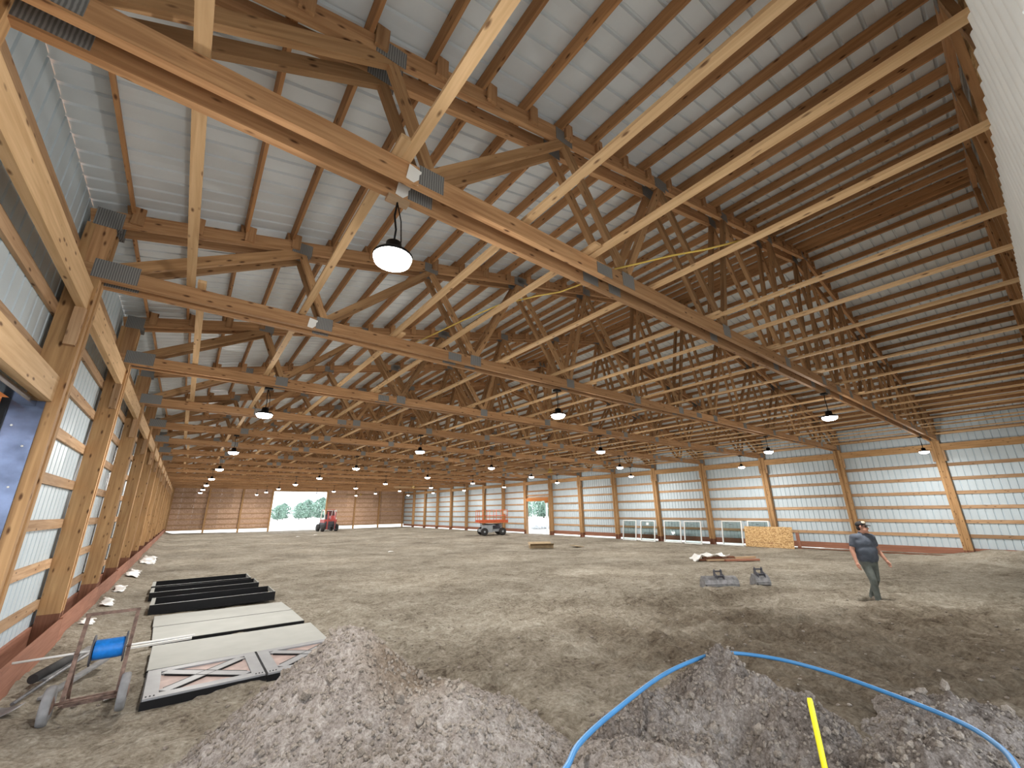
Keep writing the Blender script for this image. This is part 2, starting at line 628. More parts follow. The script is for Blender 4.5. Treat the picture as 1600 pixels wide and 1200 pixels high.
def grid_object(name, xs, ys, hf, mat, parent=None):
    X, Y = np.meshgrid(xs, ys)
    Z = hf(X, Y)
    n, m_ = X.shape
    co = np.stack([X.ravel(), Y.ravel(), Z.ravel()], 1).astype(np.float32)
    i = np.arange(n - 1)[:, None] * m_ + np.arange(m_ - 1)[None, :]
    q = np.stack([i, i + 1, i + 1 + m_, i + m_], -1).reshape(-1, 4)
    me = bpy.data.meshes.new(name)
    me.vertices.add(len(co))
    me.vertices.foreach_set('co', co.ravel())
    me.loops.add(q.size)
    me.loops.foreach_set('vertex_index', q.ravel().astype(np.int32))
    me.polygons.add(len(q))
    me.polygons.foreach_set('loop_start', np.arange(0, q.size, 4, dtype=np.int32))
    me.polygons.foreach_set('use_smooth', np.ones(len(q), bool))
    me.update(calc_edges=True)
    me.materials.append(MATS[mat])
    return link(name, me, None, parent)


# ================================================================== SETTING
# ------------------------------------------------------------------ floor and outdoor ground
xs = np.concatenate([np.arange(-0.55, 1, 0.05), np.arange(1, 12, 0.045), np.arange(12, 28.3, 0.11)])
ys = np.concatenate([np.arange(-0.2, 9, 0.045), np.arange(9, 18, 0.09), np.arange(18, 62.9, 0.35)])
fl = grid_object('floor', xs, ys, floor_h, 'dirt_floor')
tag(fl, 'pale brown churned dirt floor of the building', kind='structure')


def ground_h(X, Y):
    out = -0.32 + 0.05 * fbm(X * .1, Y * .1, 3, 41)
    inside = (X > -0.6) & (X < 28.4) & (Y > -0.3) & (Y < 63)
    return np.where(inside, -0.6, out)


gx = np.concatenate([np.arange(-120, -1, 6), np.arange(-1, 29.5, 1.0), np.arange(30, 200, 6)])
gy = np.concatenate([np.arange(-80, -1, 6), np.arange(-1, 64.5, 1.0), np.arange(66, 330, 8)])
g = grid_object('ground', gx, gy, ground_h, 'gravel')
tag(g, 'pale bare ground outside the building', kind='structure')

# ------------------------------------------------------------------ ribbed sheets


def rib_profile(width, pitch=0.2286, rib=0.028, base=0.045, top=0.02):
    pts = [(0, 0)]
    n = int(round(width / pitch))
    for i in range(n):
        c = (i + 0.5) * width / n
        pts += [(c - base / 2, 0), (c - top / 2, rib), (c + top / 2, rib), (c + base / 2, 0)]
    pts.append((width, 0))
    return pts


def wave_profile(width, pitch=0.18, depth=0.028, k=8):
    n = int(round(width / pitch)) * k
    return [(i * width / n, depth * math.sin(i * 2 * math.pi / k)) for i in range(n + 1)]


SHEETC = {}


def sheet_mesh(L, prof_key, prof, mat, smooth=False):
    """sheet: length along local X (0..L), width along local Y, ribs towards +Z"""
    k = (round(L, 3), prof_key, mat)
    if k in SHEETC:
        return SHEETC[k]
    n = len(prof)
    v = [(0, y, z) for y, z in prof] + [(L, y, z) for y, z in prof]
    f = [(i, i + n, i + n + 1, i + 1) for i in range(n - 1)]
    me = bpy.data.meshes.new('ribbed_sheet')
    me.from_pydata(v, [], f)
    me.materials.append(MATS[mat])
    if smooth:
        me.polygons.foreach_set('use_smooth', [True] * len(f))
    SHEETC[k] = me
    return me


PITCHED = 0.914
RIB = rib_profile(PITCHED)
WAVE = wave_profile(PITCHED)


def axes_mtx(x, y, z, o):
    return Matrix(((x[0], y[0], z[0], o[0]), (x[1], y[1], z[1], o[1]), (x[2], y[2], z[2], o[2]), (0, 0, 0, 1)))


# ------------------------------------------------------------------ posts
POSTD = 0.26
POSTW = 0.29


def post_mesh(h, mat):
    k = ('post', round(h, 3), mat)
    if k in BOXC:
        return BOXC[k]
    mb = MB()
    # two laminated legs with a recessed core, length along local X
    for s in (-1, 1):
        mb.box((h / 2, s * (POSTW / 2 - 0.05), 0), (h, 0.10, POSTD))
    mb.box((h / 2, 0, -0.015), (h, POSTW - 0.2, POSTD - 0.05))
    me = mb.mesh('laminated_post', mat)
    BOXC[k] = me
    return me


def add_post(wall, y, side, z0, z1, base_h):
    # local z of the post points into the hall
    xin = 0.0 if side < 0 else W
    xc = xin - POSTD / 2 if side < 0 else xin + POSTD / 2
    zdir = (1, 0, 0) if side < 0 else (-1, 0, 0)
    ydir = (0, 1, 0) if side < 0 else (0, -1, 0)
    # x up, y along wall, z into hall must be right handed
    up = (0, 0, 1)
    yv = Vector(zdir).cross(Vector(up))
    p = link('post', post_mesh(z1 - z0 - base_h, 'post_wood'), axes_mtx(up, yv, zdir, (xc, y, z0 + base_h)), wall)
    link('treated_base', post_mesh(base_h, 'treated_wood'), axes_mtx(up, yv, zdir, (xc, y, z0)), p)
    return p


GIRTZ = [0.76, 1.35, 1.95, 2.55, 3.15, 3.75, 5.15]
EAVE = 5.825


def side_wall(name, side, label, open_bay, open_top):
    wall = empty(name)
    tag(wall, label, kind='structure')
    sgn = -1 if side < 0 else 1
    xo = -POSTD if side < 0 else W + POSTD            # outer face of the posts
    y0 = 0.30
    # girts, one board per bay and row
    for n in range(17):
        a = n * S if n else y0
        b_ = (n + 1) * S
        for z in (GIRTZ + [4.32] if side < 0 else GIRTZ):
            if n == open_bay and z < open_top + 0.05:
                continue
            xa, xb = sorted((xo, xo + sgn * 0.038))
            box('girt', xa, xb, a, b_ - 0.004, z - 0.07, z + 0.07, 'girt_wood', wall)
        if n != open_bay:
            zs = 0.17 if side < 0 else -0.01
            xa, xb = sorted((xo + sgn * 0.002, xo + sgn * 0.04))
            box('skirt_board', xa, xb, a, b_ - 0.004, zs, zs + 0.28, 'skirt_wood', wall)
        # double header beam under the truss heels
        xa, xb = sorted(((0.0 - 0.03) if side < 0 else W + 0.03, (0.0 - 0.105) if side < 0 else W + 0.105))
        box('header_beam', xa, xb, a + (POSTW / 2 if n else 0), b_ - POSTW / 2, 4.36, 4.66, 'fresh_pine' if side < 0 else 'post_wood', wall)
        for q in (0, 1):
            xc = (xa + xb) / 2
            yy = (a + POSTW / 2 + 0.04) if q == 0 else (b_ - POSTW / 2 - 0.04)
            if n or q:
                box('header_block', xa - 0.01, xb + 0.01, yy - 0.036, yy + 0.036, 3.9, 4.36, 'girt_wood', wall)
    for n in range(1, 17):
        bh = 0.95 if side < 0 else 0.55
        add_post(wall, n * S, side, -0.35, 5.5, bh)
    # ribbed sheets
    xs_ = xo + sgn * 0.042
    up = (0, 0, 1)
    zdir = Vector((sgn, 0, 0))
    yv = zdir.cross(Vector(up))
    k = 0
    y = y0 - 0.1
    while y < YEND:
        ca, cb = y, y + PITCHED
        z0 = 0.32 if side < 0 else 0.2
        oa, ob = open_bay * S + POSTW / 2, (open_bay + 1) * S - POSTW / 2
        o_y = ca if yv.y > 0 else cb
        if cb > oa + 0.3 and ca < ob - 0.3:
            z0 = open_top
        link('wall_panel', sheet_mesh(EAVE - z0, 'rib', RIB, 'wall_metal'), axes_mtx(up, yv, zdir, (xs_, o_y, z0)), wall)
        y += PITCHED
    return wall


wl = side_wall('wall_left', -1, 'left long wall of timber posts, girts and white ribbed metal', 1, 3.27)
wr = side_wall('wall_right', 1, 'right long wall of timber posts, girts and white ribbed metal', 8, 3.05)

# inner base plank along the foot of the left posts
for n in range(1, 17):
    dz = random.uniform(-0.02, 0.02)
    if n == 1:
        continue
    box('base_plank', 0.005, 0.043, n * S - 0.1, (n + 1) * S - 0.11, 0.16 + dz, 0.52 + dz, 'skirt_wood', wl)

# ------------------------------------------------------------------ left doorway with black trim
d1 = empty('door_1', (-0.2, 5.5, 0))
tag(d1, 'open doorway in the left wall with black trim', kind='structure')
ya, yb = S + POSTW / 2, 2 * S - POSTW / 2
box('header_board', -0.15, -0.06, ya, yb, 3.25, 3.53, 'fresh_pine', d1)
box('trim_head', -0.27, -0.16, ya, yb - 0.035, 3.18, 3.24, 'black_gloss', d1)
box('trim_jamb', -0.34, -0.10, yb - 0.03, yb - 0.004, 0.1, 3.24, 'blue_flashing', d1)
box('trim_edge', -0.40, -0.345, yb - 0.06, yb - 0.002, 0.1, 3.24, 'black_metal', d1)
box('trim_edge', -0.47, -0.425, ya, yb - 0.065, 3.15, 3.24, 'black_metal', d1)
box('door_leaf', -0.56, -0.50, yb - 0.28, yb + 0.75, 0.12, 3.14, 'black_gloss', d1)
box('trim_jamb', -0.42, -0.16, ya + 0.004, ya + 0.075, 0.1, 3.24, 'blue_flashing', d1)
for i in range(14):
    mb = MB()
    mb.lathe((-0.16 - 0.12 * (i % 2), yb - 0.034, 0.3 + i * 0.205), [(0.001, -0.006), (0.009, -0.004), (0.011, 0.004)], 8, 'Y')
    mb.build('screw', 'white_paint', d1)


def porch(name, x0, x1, y0, y1, z, label):
    p = empty(name, ((x0 + x1) / 2, (y0 + y1) / 2, -0.3))
    tag(p, label, 'porch')
    for y in np.arange(y0, y1 + 0.01, 0.8):
        box('rafter', x0, x1, y - 0.025, y + 0.025, z, z + 0.16, 'orange_wood', p)
    xo = x0 if abs(x0) > abs(x1) and x0 < 0 else (x1 if x1 > W else x0)
    box('beam', xo - 0.06, xo + 0.06, y0 - 0.2, y1 + 0.2, z - 0.24, z - 0.002, 'orange_wood', p)
    for y in (y0, y1):
        box('porch_post', xo - 0.07, xo + 0.07, y - 0.07, y + 0.07, -0.34, z - 0.245, 'white_paint', p)
    mb = MB()
    mb.box(((x0 + x1) / 2, (y0 + y1) / 2, z + 0.18), (x1 - x0 + 0.3, y1 - y0 + 0.6, 0.03))
    mb.build('porch_roof', 'orange_wood', p)
    return p


porch('porch', -3.4, -0.65, 2.2, 9.6, 3.5, 'orange timber porch outside the left doorway')
porch('porch', W + 0.62, W + 3.2, 28.9, 33.3, 2.95, 'orange timber porch outside the right side doorway')

# ------------------------------------------------------------------ right side doorway
d2 = empty('door_2', (W, 31.1, 0))
tag(d2, 'open side doorway in the right wall with timber frame', kind='structure')
ya, yb = 8 * S + POSTW / 2, 9 * S - POSTW / 2
box('header_board', W + 0.03, W + 0.24, ya + 0.095, yb - 0.095, 2.82, 3.1, 'orange_wood', d2)
box('jamb', W + 0.0, W + 0.25, ya + 0.003, ya + 0.09, -0.25, 3.1, 'girt_wood', d2)
box('jamb', W + 0.0, W + 0.25, yb - 0.09, yb - 0.003, -0.25, 3.1, 'girt_wood', d2)
box('transom_girt', W + 0.22, W + 0.258, ya, yb, 3.3, 3.44, 'girt_wood', d2)

# ------------------------------------------------------------------ far end wall
wb = empty('wall_back', (W / 2, YEND, 0))
tag(wb, 'far end wall of reddish strand board with timber girts', kind='structure')
DX0, DX1, DZ = 10.1, 16.5, 4.72


def roof_z(x):
    """underside of the roof sheets"""
    return 5.55 + 0.19 * 1.025 + 0.142 + 0.012 + 0.225 * min(x, W - x)


nsh = 23
wsh = (W + 0.7) / nsh
for i in range(nsh):
    xa = -0.35 + i * wsh
    xb = xa + wsh - 0.002
    for (za, zb) in ((0.26, 2.60), (2.612, 4.95)):
        if xb > DX0 + 0.05 and xa < DX1 - 0.05:
            if xa < DX0 < xb:
                xb2, xa2 = DX0, xa
            elif xa < DX1 < xb:
                xb2, xa2 = xb, DX1
            else:
                if zb < DZ:
                    continue
                za, xa2, xb2 = DZ, xa, xb
        else:
            xa2, xb2 = xa, xb
        if xb2 - xa2 < 0.03:
            continue
        if 16.55 < (xa2 + xb2) / 2 < 17.9 and zb < 3:
            za = 2.35
        dy = random.uniform(0, 0.004)
        box('strand_board_sheet', xa2, xb2, YEND + 0.06 + dy, YEND + 0.075 + dy, za, zb, 'strand_board_red', wb)
    # gable pieces
    mb = MB()
    za = 4.962
    mid = W / 2
    poly = [(xa, 0, za), (xb, 0, za), (xb, 0, roof_z(xb) + .012)]
    if xa < mid < xb:
        poly.append((mid, 0, roof_z(mid) + .012))
    poly.append((xa, 0, roof_z(xa) + .012))
    mb.prism(poly, (0, YEND + 0.06, 0), (0, YEND + 0.075, 0))
    mb.build('gable_sheet', 'strand_board_red', wb)
for z in (0.40, 0.86, 1.46, 2.06, 2.66, 3.26, 3.86, 4.46):
    for xa, xb in ((-0.2, 3.2), (3.2, 6.6), (6.6, DX0 - 0.15), (DX1 + 0.15, 20.4), (20.4, 23.9), (23.9, W + 0.2)):
        if xa > 16 and xa < 17 and z < 2.5:
            xa = 18.15
        box('girt', xa, xb - 0.004, YEND + 0.018, YEND + 0.056, z - 0.07, z + 0.07, 'girt_wood', wb)
for x in (0.0, 3.4, 6.8, DX0 - 0.1, DX1 + 0.1, 20.4, 23.9, W):
    box('post', x - 0.09, x + 0.09, YEND - 0.2, YEND + 0.015, -0.35, 5.2, 'post_wood', wb)
box('door_header', DX0 - 0.15, DX1 + 0.15, YEND - 0.06, YEND + 0.015, DZ - 0.02, DZ + 0.26, 'post_wood', wb)
# small dark door beside the big opening
d3 = empty('door_3', (17.4, YEND, 0))
tag(d3, 'small dark red door beside the big far opening', kind='structure')
box('door_leaf', 16.72, 17.95, YEND + 0.06, YEND + 0.10, -0.2, 2.25, 'dark_red_door', d3)
box('door_head', 16.62, 18.05, YEND + 0.02, YEND + 0.11, 2.255, 2.35, 'white_paint', d3)
box('door_jamb', 17.955, 18.05, YEND + 0.02, YEND + 0.11, -0.2, 2.25, 'white_paint', d3)
mb = MB()
mb.lathe((16.85, YEND + 0.04, 0.85), [(0.02, 0.02), (0.035, 0.0), (0.03, -0.03), (0.005, -0.045)], 10, 'Y')
mb.build('door_knob', 'galvanised', d3)

# ------------------------------------------------------------------ near end wall, right behind the camera
NY = 0.36
wf = empty('wall_front', (W / 2, 0.2, 0))
tag(wf, 'near end wall lined with white corrugated metal', kind='structure')
x = 0.2
while x < W:
    z0 = 3.9 if x < 8.4 else 0.2  # unseen opening left below, added to let fill daylight in behind the camera
    link('liner_panel', sheet_mesh(5.0 - z0, 'wave', WAVE, 'liner_metal', True), axes_mtx((0, 0, 1), (1, 0, 0), (0, 1, 0), (x, NY, z0)), wf)
    x += PITCHED
for i in range(nsh):
    xa = -0.35 + i * wsh
    xb = xa + wsh - 0.002
    poly = [(xa, 0, 4.6), (xb, 0, 4.6), (xb, 0, roof_z(xb) + .012)]
    if xa < W / 2 < xb:
        poly.append((W / 2, 0, roof_z(W / 2) + .012))
    poly.append((xa, 0, roof_z(xa) + .012))
    mb = MB()
    mb.prism(poly, (0, 0.10, 0), (0, 0.112, 0))
    mb.build('gable_sheet', 'strand_board', wf)
for x in (0.0, 0.85, 8.6, 12.2, 15.9, 19.5, 23.2, W):
    box('post', x - 0.08, x + 0.08, 0.13, 0.335, -0.3, 4.7, 'post_wood', wf)
box('door_header', 0.94, 8.51, 0.14, 0.32, 3.92, 4.2, 'post_wood', wf)  # beam over the unseen opening added for daylight

# ------------------------------------------------------------------ roof: sheets, purlins, lateral braces
SL = 0.225
ce = empty('ceiling', (W / 2, YEND / 2, 5.9))
tag(ce, 'pitched roof of grey ribbed metal sheets on timber purlins', kind='structure')
TC = 5.55                      # underside of the top chord at the post face
PD = 0.142                     # purlin depth
nrm_l = Vector((-SL, 0, 1)).normalized()
RL = math.hypot(W / 2 + 0.45, SL * (W / 2 + 0.45))
for side in (-1, 1):
    y = -0.2
    while y < YEND + 0.3:
        xe = -0.45 if side < 0 else W + 0.45
        ze = TC + 0.19 * 1.025 + PD + 0.225 * (-0.45) + 0.012
        xd = Vector((1, 0, SL)).normalized() if side < 0 else Vector((-1, 0, SL)).normalized()
        if side < 0:
            yd = Vector((0, 1, 0))
            oy = y
        else:
            yd = Vector((0, -1, 0))
            oy = y + PITCHED
        zd = xd.cross(yd)
        link('roof_panel', sheet_mesh(RL, 'rib', RIB, 'roof_metal'), axes_mtx(xd, yd, zd, (xe, oy, ze)), ce)
        y += PITCHED

PSP = 0.60
purl_x = [0.08 + i * PSP for i in range(23)] + [W / 2 - 0.12]


def purlin_z(x):
    xx = min(x, W - x)
    return TC + SL * xx + 0.19 * 1.025 + PD / 2


rest = MB()
for n in range(17):
    a = n * S if n else 0.2
    b_ = (n + 1) * S
    for i, px in enumerate(purl_x):
        for side in (-1, 1):
            x = px if side < 0 else W - px
            dx = 0.021 * (1 if n % 2 else -1)
            up = Vector((-SL * (1 if side < 0 else -1), 0, 1)).normalized()
            p0 = (x + dx, a - 0.12 if n else a, purlin_z(x + dx))
            p1 = (x + dx, b_ + 0.12, purlin_z(x + dx))
            if n < 6:
                board('purlin', p0, p1, 0.038, PD, 'purlin_wood', ce, up)
            else:
                rest.bar(p0, p1, 0.038, PD, up)
tag(rest.build('purlins_beyond', 'purlin_wood', ce), kind='stuff')

LATX = [0.90, 2.25, 3.68, 4.60, 5.95, 7.47, 8.60, 9.75, 10.85, 12.2]
LATX = LATX + [13.8] + [W - x for x in reversed(LATX)]
for i, x in enumerate(LATX):
    y = 0.30
    k = i % 2
    first = True
    while y < YEND - 0.5:
        nb = (1 if (first and i % 2) else 2) * S
        n_end = min(YEND - 0.1, round((y + nb) / S) * S)
        off = 0.05 if k % 2 else -0.05
        sk = random.uniform(-0.03, 0.03)
        a = y if first else y - 0.35
        board('lateral_brace', (x + off + sk, a, 4.975 + 0.02), (x + off - sk, n_end + 0.3, 4.975 + 0.02), 0.092, 0.038, 'fresh_pine', ce)
        y = n_end
        k += 1
        first = False

# ------------------------------------------------------------------ trusses
PLY = 0.115
PT = 0.07
CD = 0.19
TOPN = [2.07, 4.30, 6.50, 8.80, 11.2, W / 2]
BOTN = [2.53, 5.35, 8.00, 10.6, 12.75]


def top_under(x):
    return TC + SL * min(x, W - x)


def truss_lines():
    seq = [('b', 0.12)]
    for i in range(5):
        seq.append(('t', TOPN[i]))
        seq.append(('b', BOTN[i]))
    seq.append(('t', W / 2))
    segs = []
    for (k0, x0), (k1, x1) in zip(seq[:-1], seq[1:]):
        z0 = (H + CD) if k0 == 'b' else top_under(x0)
        z1 = (H + CD) if k1 == 'b' else top_under(x1)
        segs.append(((x0, z0), (x1, z1)))
    return segs


SEGS = truss_lines()
SEGS = SEGS + [((W - a[0], a[1]), (W - b_[0], b_[1])) for a, b_ in SEGS]
BREAKS = [-0.2, 4.88, 13.8, W - 4.88, W + 0.2]
PLATE = None


def truss(n, y, single=False):
    t = empty('roof_truss', (W / 2, y, H))
    if single:
        tag(t, 'near gable truss standing on the white corrugated end wall', 'truss', 'roof trusses')
    else:
        tag(t, 'brown timber double roof truss, %s in the row from the camera' % ORD[n - 1], 'truss', 'roof trusses')
    plies = (0.0,) if single else (-PLY, PLY)
    for dy in plies:
        yy = y + dy
        for a, b_ in zip(BREAKS[:-1], BREAKS[1:]):
            board('bottom_chord', (a, yy, H + CD / 2), (b_ - 0.003, yy, H + CD / 2), PT, CD, 'timber', t)
        for side in (-1, 1):
            cz = CD / 2 * math.sqrt(1 + SL * SL)
            pts = [(-0.25, 6.6), (6.603, W / 2)]
            for (xa, xb) in pts:
                A = Vector((xa, yy, TC + SL * xa + cz))
                B = Vector((xb, yy, TC + SL * xb + cz))
                if side > 0:
                    A.x, B.x = W - A.x, W - B.x
                up = Vector((-SL if side < 0 else SL, 0, 1)).normalized()
                board('top_chord', A, B, PT, CD, 'timber', t, up)
            xh = -0.09 if side < 0 else W + 0.09
            box('heel_post', xh - 0.085, xh + 0.085, yy - PT / 2, yy + PT / 2, H + CD + 0.002, TC - 0.03, 'timber', t)
        for (a, b_) in SEGS:
            A = Vector((a[0], yy, a[1]))
            B = Vector((b_[0], yy, b_[1]))
            d = (B - A).normalized()
            wd = 0.14 if abs(d.z) < 0.62 else 0.10
            board('web', A + d * 0.012, B - d * 0.012, PT - 0.004, wd, 'timber_web', t, up=Vector((0, 1, 0)).cross(d))
        if n <= 8:
            # toothed connector plates on both faces of the ply
            nodes = [(x_, H + CD * 0.62, 0.24, 0.20) for x_ in BOTN] + [(4.88, H + CD / 2, 0.28, 0.15), (0.12, H + CD * .75, 0.42, 0.24)]
            nodes += [(x_, top_under(x_) + CD * 0.35, 0.28, 0.19) for x_ in TOPN[:-1]] + [(-0.08, TC + 0.06, 0.26, 0.24), (6.6, TC + SL * 6.6 + .1, .30, .15)]
            nodes += [(W - q[0],) + q[1:] for q in nodes] + [(W / 2, top_under(W / 2) + 0.08, 0.4, 0.2), (W / 2, H + CD / 2, .3, .15)]
            for (x_, z_, w_, h_) in nodes:
                for s in (-1, 1):
                    if n > 3 and s > 0:
                        continue
                    yp = yy + s * (PT / 2 + 0.002)
                    link('connector_plate', box_mesh(w_, 0.004, h_, 'plate_metal'), Matrix.Translation((x_, yp, z_)), t)
    if n <= 7 and not single:
        for px in purl_x:
            for side in (-1, 1):
                x = px if side < 0 else W - px
                bx = x + 0.062
                zc = TC + SL * min(x, W - x) + 0.19
                box('purlin_block', bx - 0.035, bx + 0.085, y - PLY - PT / 2 - 0.04, y - PLY - PT / 2 - 0.002, zc - 0.13, zc + PD - 0.03, 'timber', t)
    return t


# toothed galvanised plate
m, nt, b = new_mat('plate_metal')
tc = nd(nt, 'ShaderNodeTexCoord')
wv = nd(nt, 'ShaderNodeTexWave')
wv.bands_direction = 'X'
wv.inputs['Scale'].default_value = 14
wv.inputs['Distortion'].default_value = 1.5
nt.links.new(tc.outputs['Object'], wv.inputs['Vector'])
rr = ramp(nt, [(0.2, (0.15, 0.15, 0.15)), (0.8, (0.30, 0.30, 0.295))])
nt.links.new(wv.outputs['Fac'], rr.inputs['Fac'])
nt.links.new(rr.outputs['Color'], b.inputs['Base Color'])
b.inputs['Metallic'].default_value = 0.25
b.inputs['Roughness'].default_value = 0.55

TR = {}
for n in range(1, 17):
    TR[n] = truss(n, n * S)
truss(0, 0.27, True)

# paper tags on the chord of the first trusses
for n, dy in ((1, -PLY), (1, PLY), (2, -PLY)):
    yy = n * S + dy
    mb = MB()
    mb.box((2.36, yy - PT / 2 - 0.005, H + 0.08), (0.12, 0.003, 0.15), (0.08, 0.12, 0.1))
    tag(mb.build('paper_tag', 'paper', TR[n]), 'white paper tag')
# thin diagonal stays
mb = MB()
mb.tube([(5.12, 3.72, 5.0), (5.15, 3.61, 5.04), (5.34, 3.31, 5.05), (5.52, 2.97, 5.05), (5.73, 2.67, 5.05), (5.93, 2.31, 5.06)], 0.012, 6)
tag(mb.build('yellow_cord', 'yellow_cord'), 'yellow cord lying across the braces above the nearest truss', 'cord')
mb = MB()
mb.tube([(4.12, 7.56, 5.06), (4.24, 6.76, 5.04), (4.34, 6.06, 5.03), (4.53, 5.25, 5.04), (4.83, 4.71, 5.05), (5.01, 4.42, 5.04), (5.12, 3.76, 5.0)], 0.011, 6)
tag(mb.build('yellow_cord', 'yellow_cord'), 'yellow cord between the first and second trusses, beyond the big lamp', 'cord')

# ================================================================== LAMPS
mb = MB()
mb.lathe((0, 0, 0), [(0.165, 0.0), (0.168, 0.02), (0.14, 0.045), (0.075, 0.06), (0.065, 0.15), (0.02, 0.165)], 24)
HOUSING = mb.mesh('lamp_housing', 'black_metal')
mb = MB()
mb.lathe((0, 0, 0), [(0.03, -0.085), (0.10, -0.075), (0.148, -0.045), (0.163, -0.001)], 24)
LENS = mb.mesh('lamp_lens', 'lamp_lens')
mb = MB()
mb.box((0, 0, 0.02), (0.16, 0.12, 0.04))
MOUNT = mb.mesh('mount_box', 'black_metal')
mb = MB()
mb.box((0, 0, 0.02), (0.2, 0.09, 0.03))
MOUNT_PALE = mb.mesh('mount_box_pale', 'scrap_wood')
CORDS = {}


def lamp(x, y, z, label, pale=False):
    r = empty('high_bay_lamp', (x, y, z))
    tag(r, label, 'lamp', 'high bay lamps')
    hz = H - z
    link('housing', HOUSING, Matrix.Translation((x, y, z)), r)
    link('lens', LENS, Matrix.Translation((x, y, z)), r)
    link('mount_box', MOUNT_PALE if pale else MOUNT, Matrix.Translation((x, y, H - 0.045)), r)
    k = round(hz, 2)
    if k not in CORDS:
        q = MB()
        q.tube([(0, 0, 0.17), (0.008, 0, 0.17 + (hz - .21) * .3), (-0.012, 0.006, 0.17 + (hz - .21) * .65), (0, 0, hz - 0.04)], 0.009, 6)
        q.tube([(0.03, 0, 0.16), (0.07, 0.02, 0.2), (0.055, 0.02, 0.17 + (hz - .21) * .6), (0, 0, hz - 0.04)], 0.006, 6)
        CORDS[k] = q.mesh('lamp_cord', 'black_metal')
    link('cord', CORDS[k], Matrix.Translation((x, y, z)), r)
    ld = bpy.data.lights.new('lamp_light', 'AREA')
    ld.shape = 'DISK'
    ld.size = 0.27
    ld.energy = LAMP_POWER
    ld.color = (1.0, 0.97, 0.92)
    lo = bpy.data.objects.new('lamp_light', ld)
    C.objects.link(lo)
    lo.parent = r
    lo.location = (0, 0, -0.09)
    pd = bpy.data.lights.new('lamp_glow', 'POINT')
    pd.energy = LAMP_GLOW
    pd.color = (1.0, 0.97, 0.92)
    pd.shadow_soft_size = 0.06
    po = bpy.data.objects.new('lamp_glow', pd)
    C.objects.link(po)
    po.parent = r
    po.location = (0, 0, -0.16)


ROWX = [2.33, 7.80, 13.55, 19.35, 25.2]
ROWN = ['row along left wall', 'second row from left wall', 'middle row of five', 'second row from right wall', 'row along right wall']
for ri, x in enumerate(ROWX):
    c = 0
    for n in range(1 if ri % 2 == 0 else 2, 17, 2):
        yy = n * S + PLY
        lamp(x, yy, 4.16, 'round lit lamp, %s from camera, %s' % (ORD[c], ROWN[ri]), pale=(n == 1 and ri == 0))
        c += 1

# big ceiling fans
for k, (fx, fy, a0) in enumerate(((18.3, 19.1, 0.35), (18.2, 38.1, 0.1), (19.6, 57.6, 0.2))):
    f = empty('ceiling_fan', (fx, fy, 4.2))
    tag(f, 'large pale ceiling fan with long thin blades, %s from the camera' % ['nearest', 'middle one', 'farthest'][k], 'fan', 'large ceiling fans')
    mb = MB()
    mb.cyl((fx, fy, 4.35), (fx, fy, 5.0), 0.03, 10)
    mb.build('down_rod', 'scrap_wood', f)
    mb = MB()
    mb.lathe((fx, fy, 4.15), [(0.06, 0), (0.17, 0.03), (0.19, 0.12), (0.12, 0.2), (0.05, 0.25)], 16)
    mb.build('motor', 'yellow_cord', f)
    for j in range(6):
        a = a0 + j * math.pi / 3
        mb = MB()
        mb.bar((fx + 0.15 * math.cos(a), fy + 0.15 * math.sin(a), 4.24), (fx + 2.0 * math.cos(a), fy + 2.0 * math.sin(a), 4.22), 0.20, 0.025, (0.55 * math.sin(a), -0.55 * math.cos(a), 1))
        mb.build('blade', 'scrap_wood', f)

# ================================================================== DIRT PILES


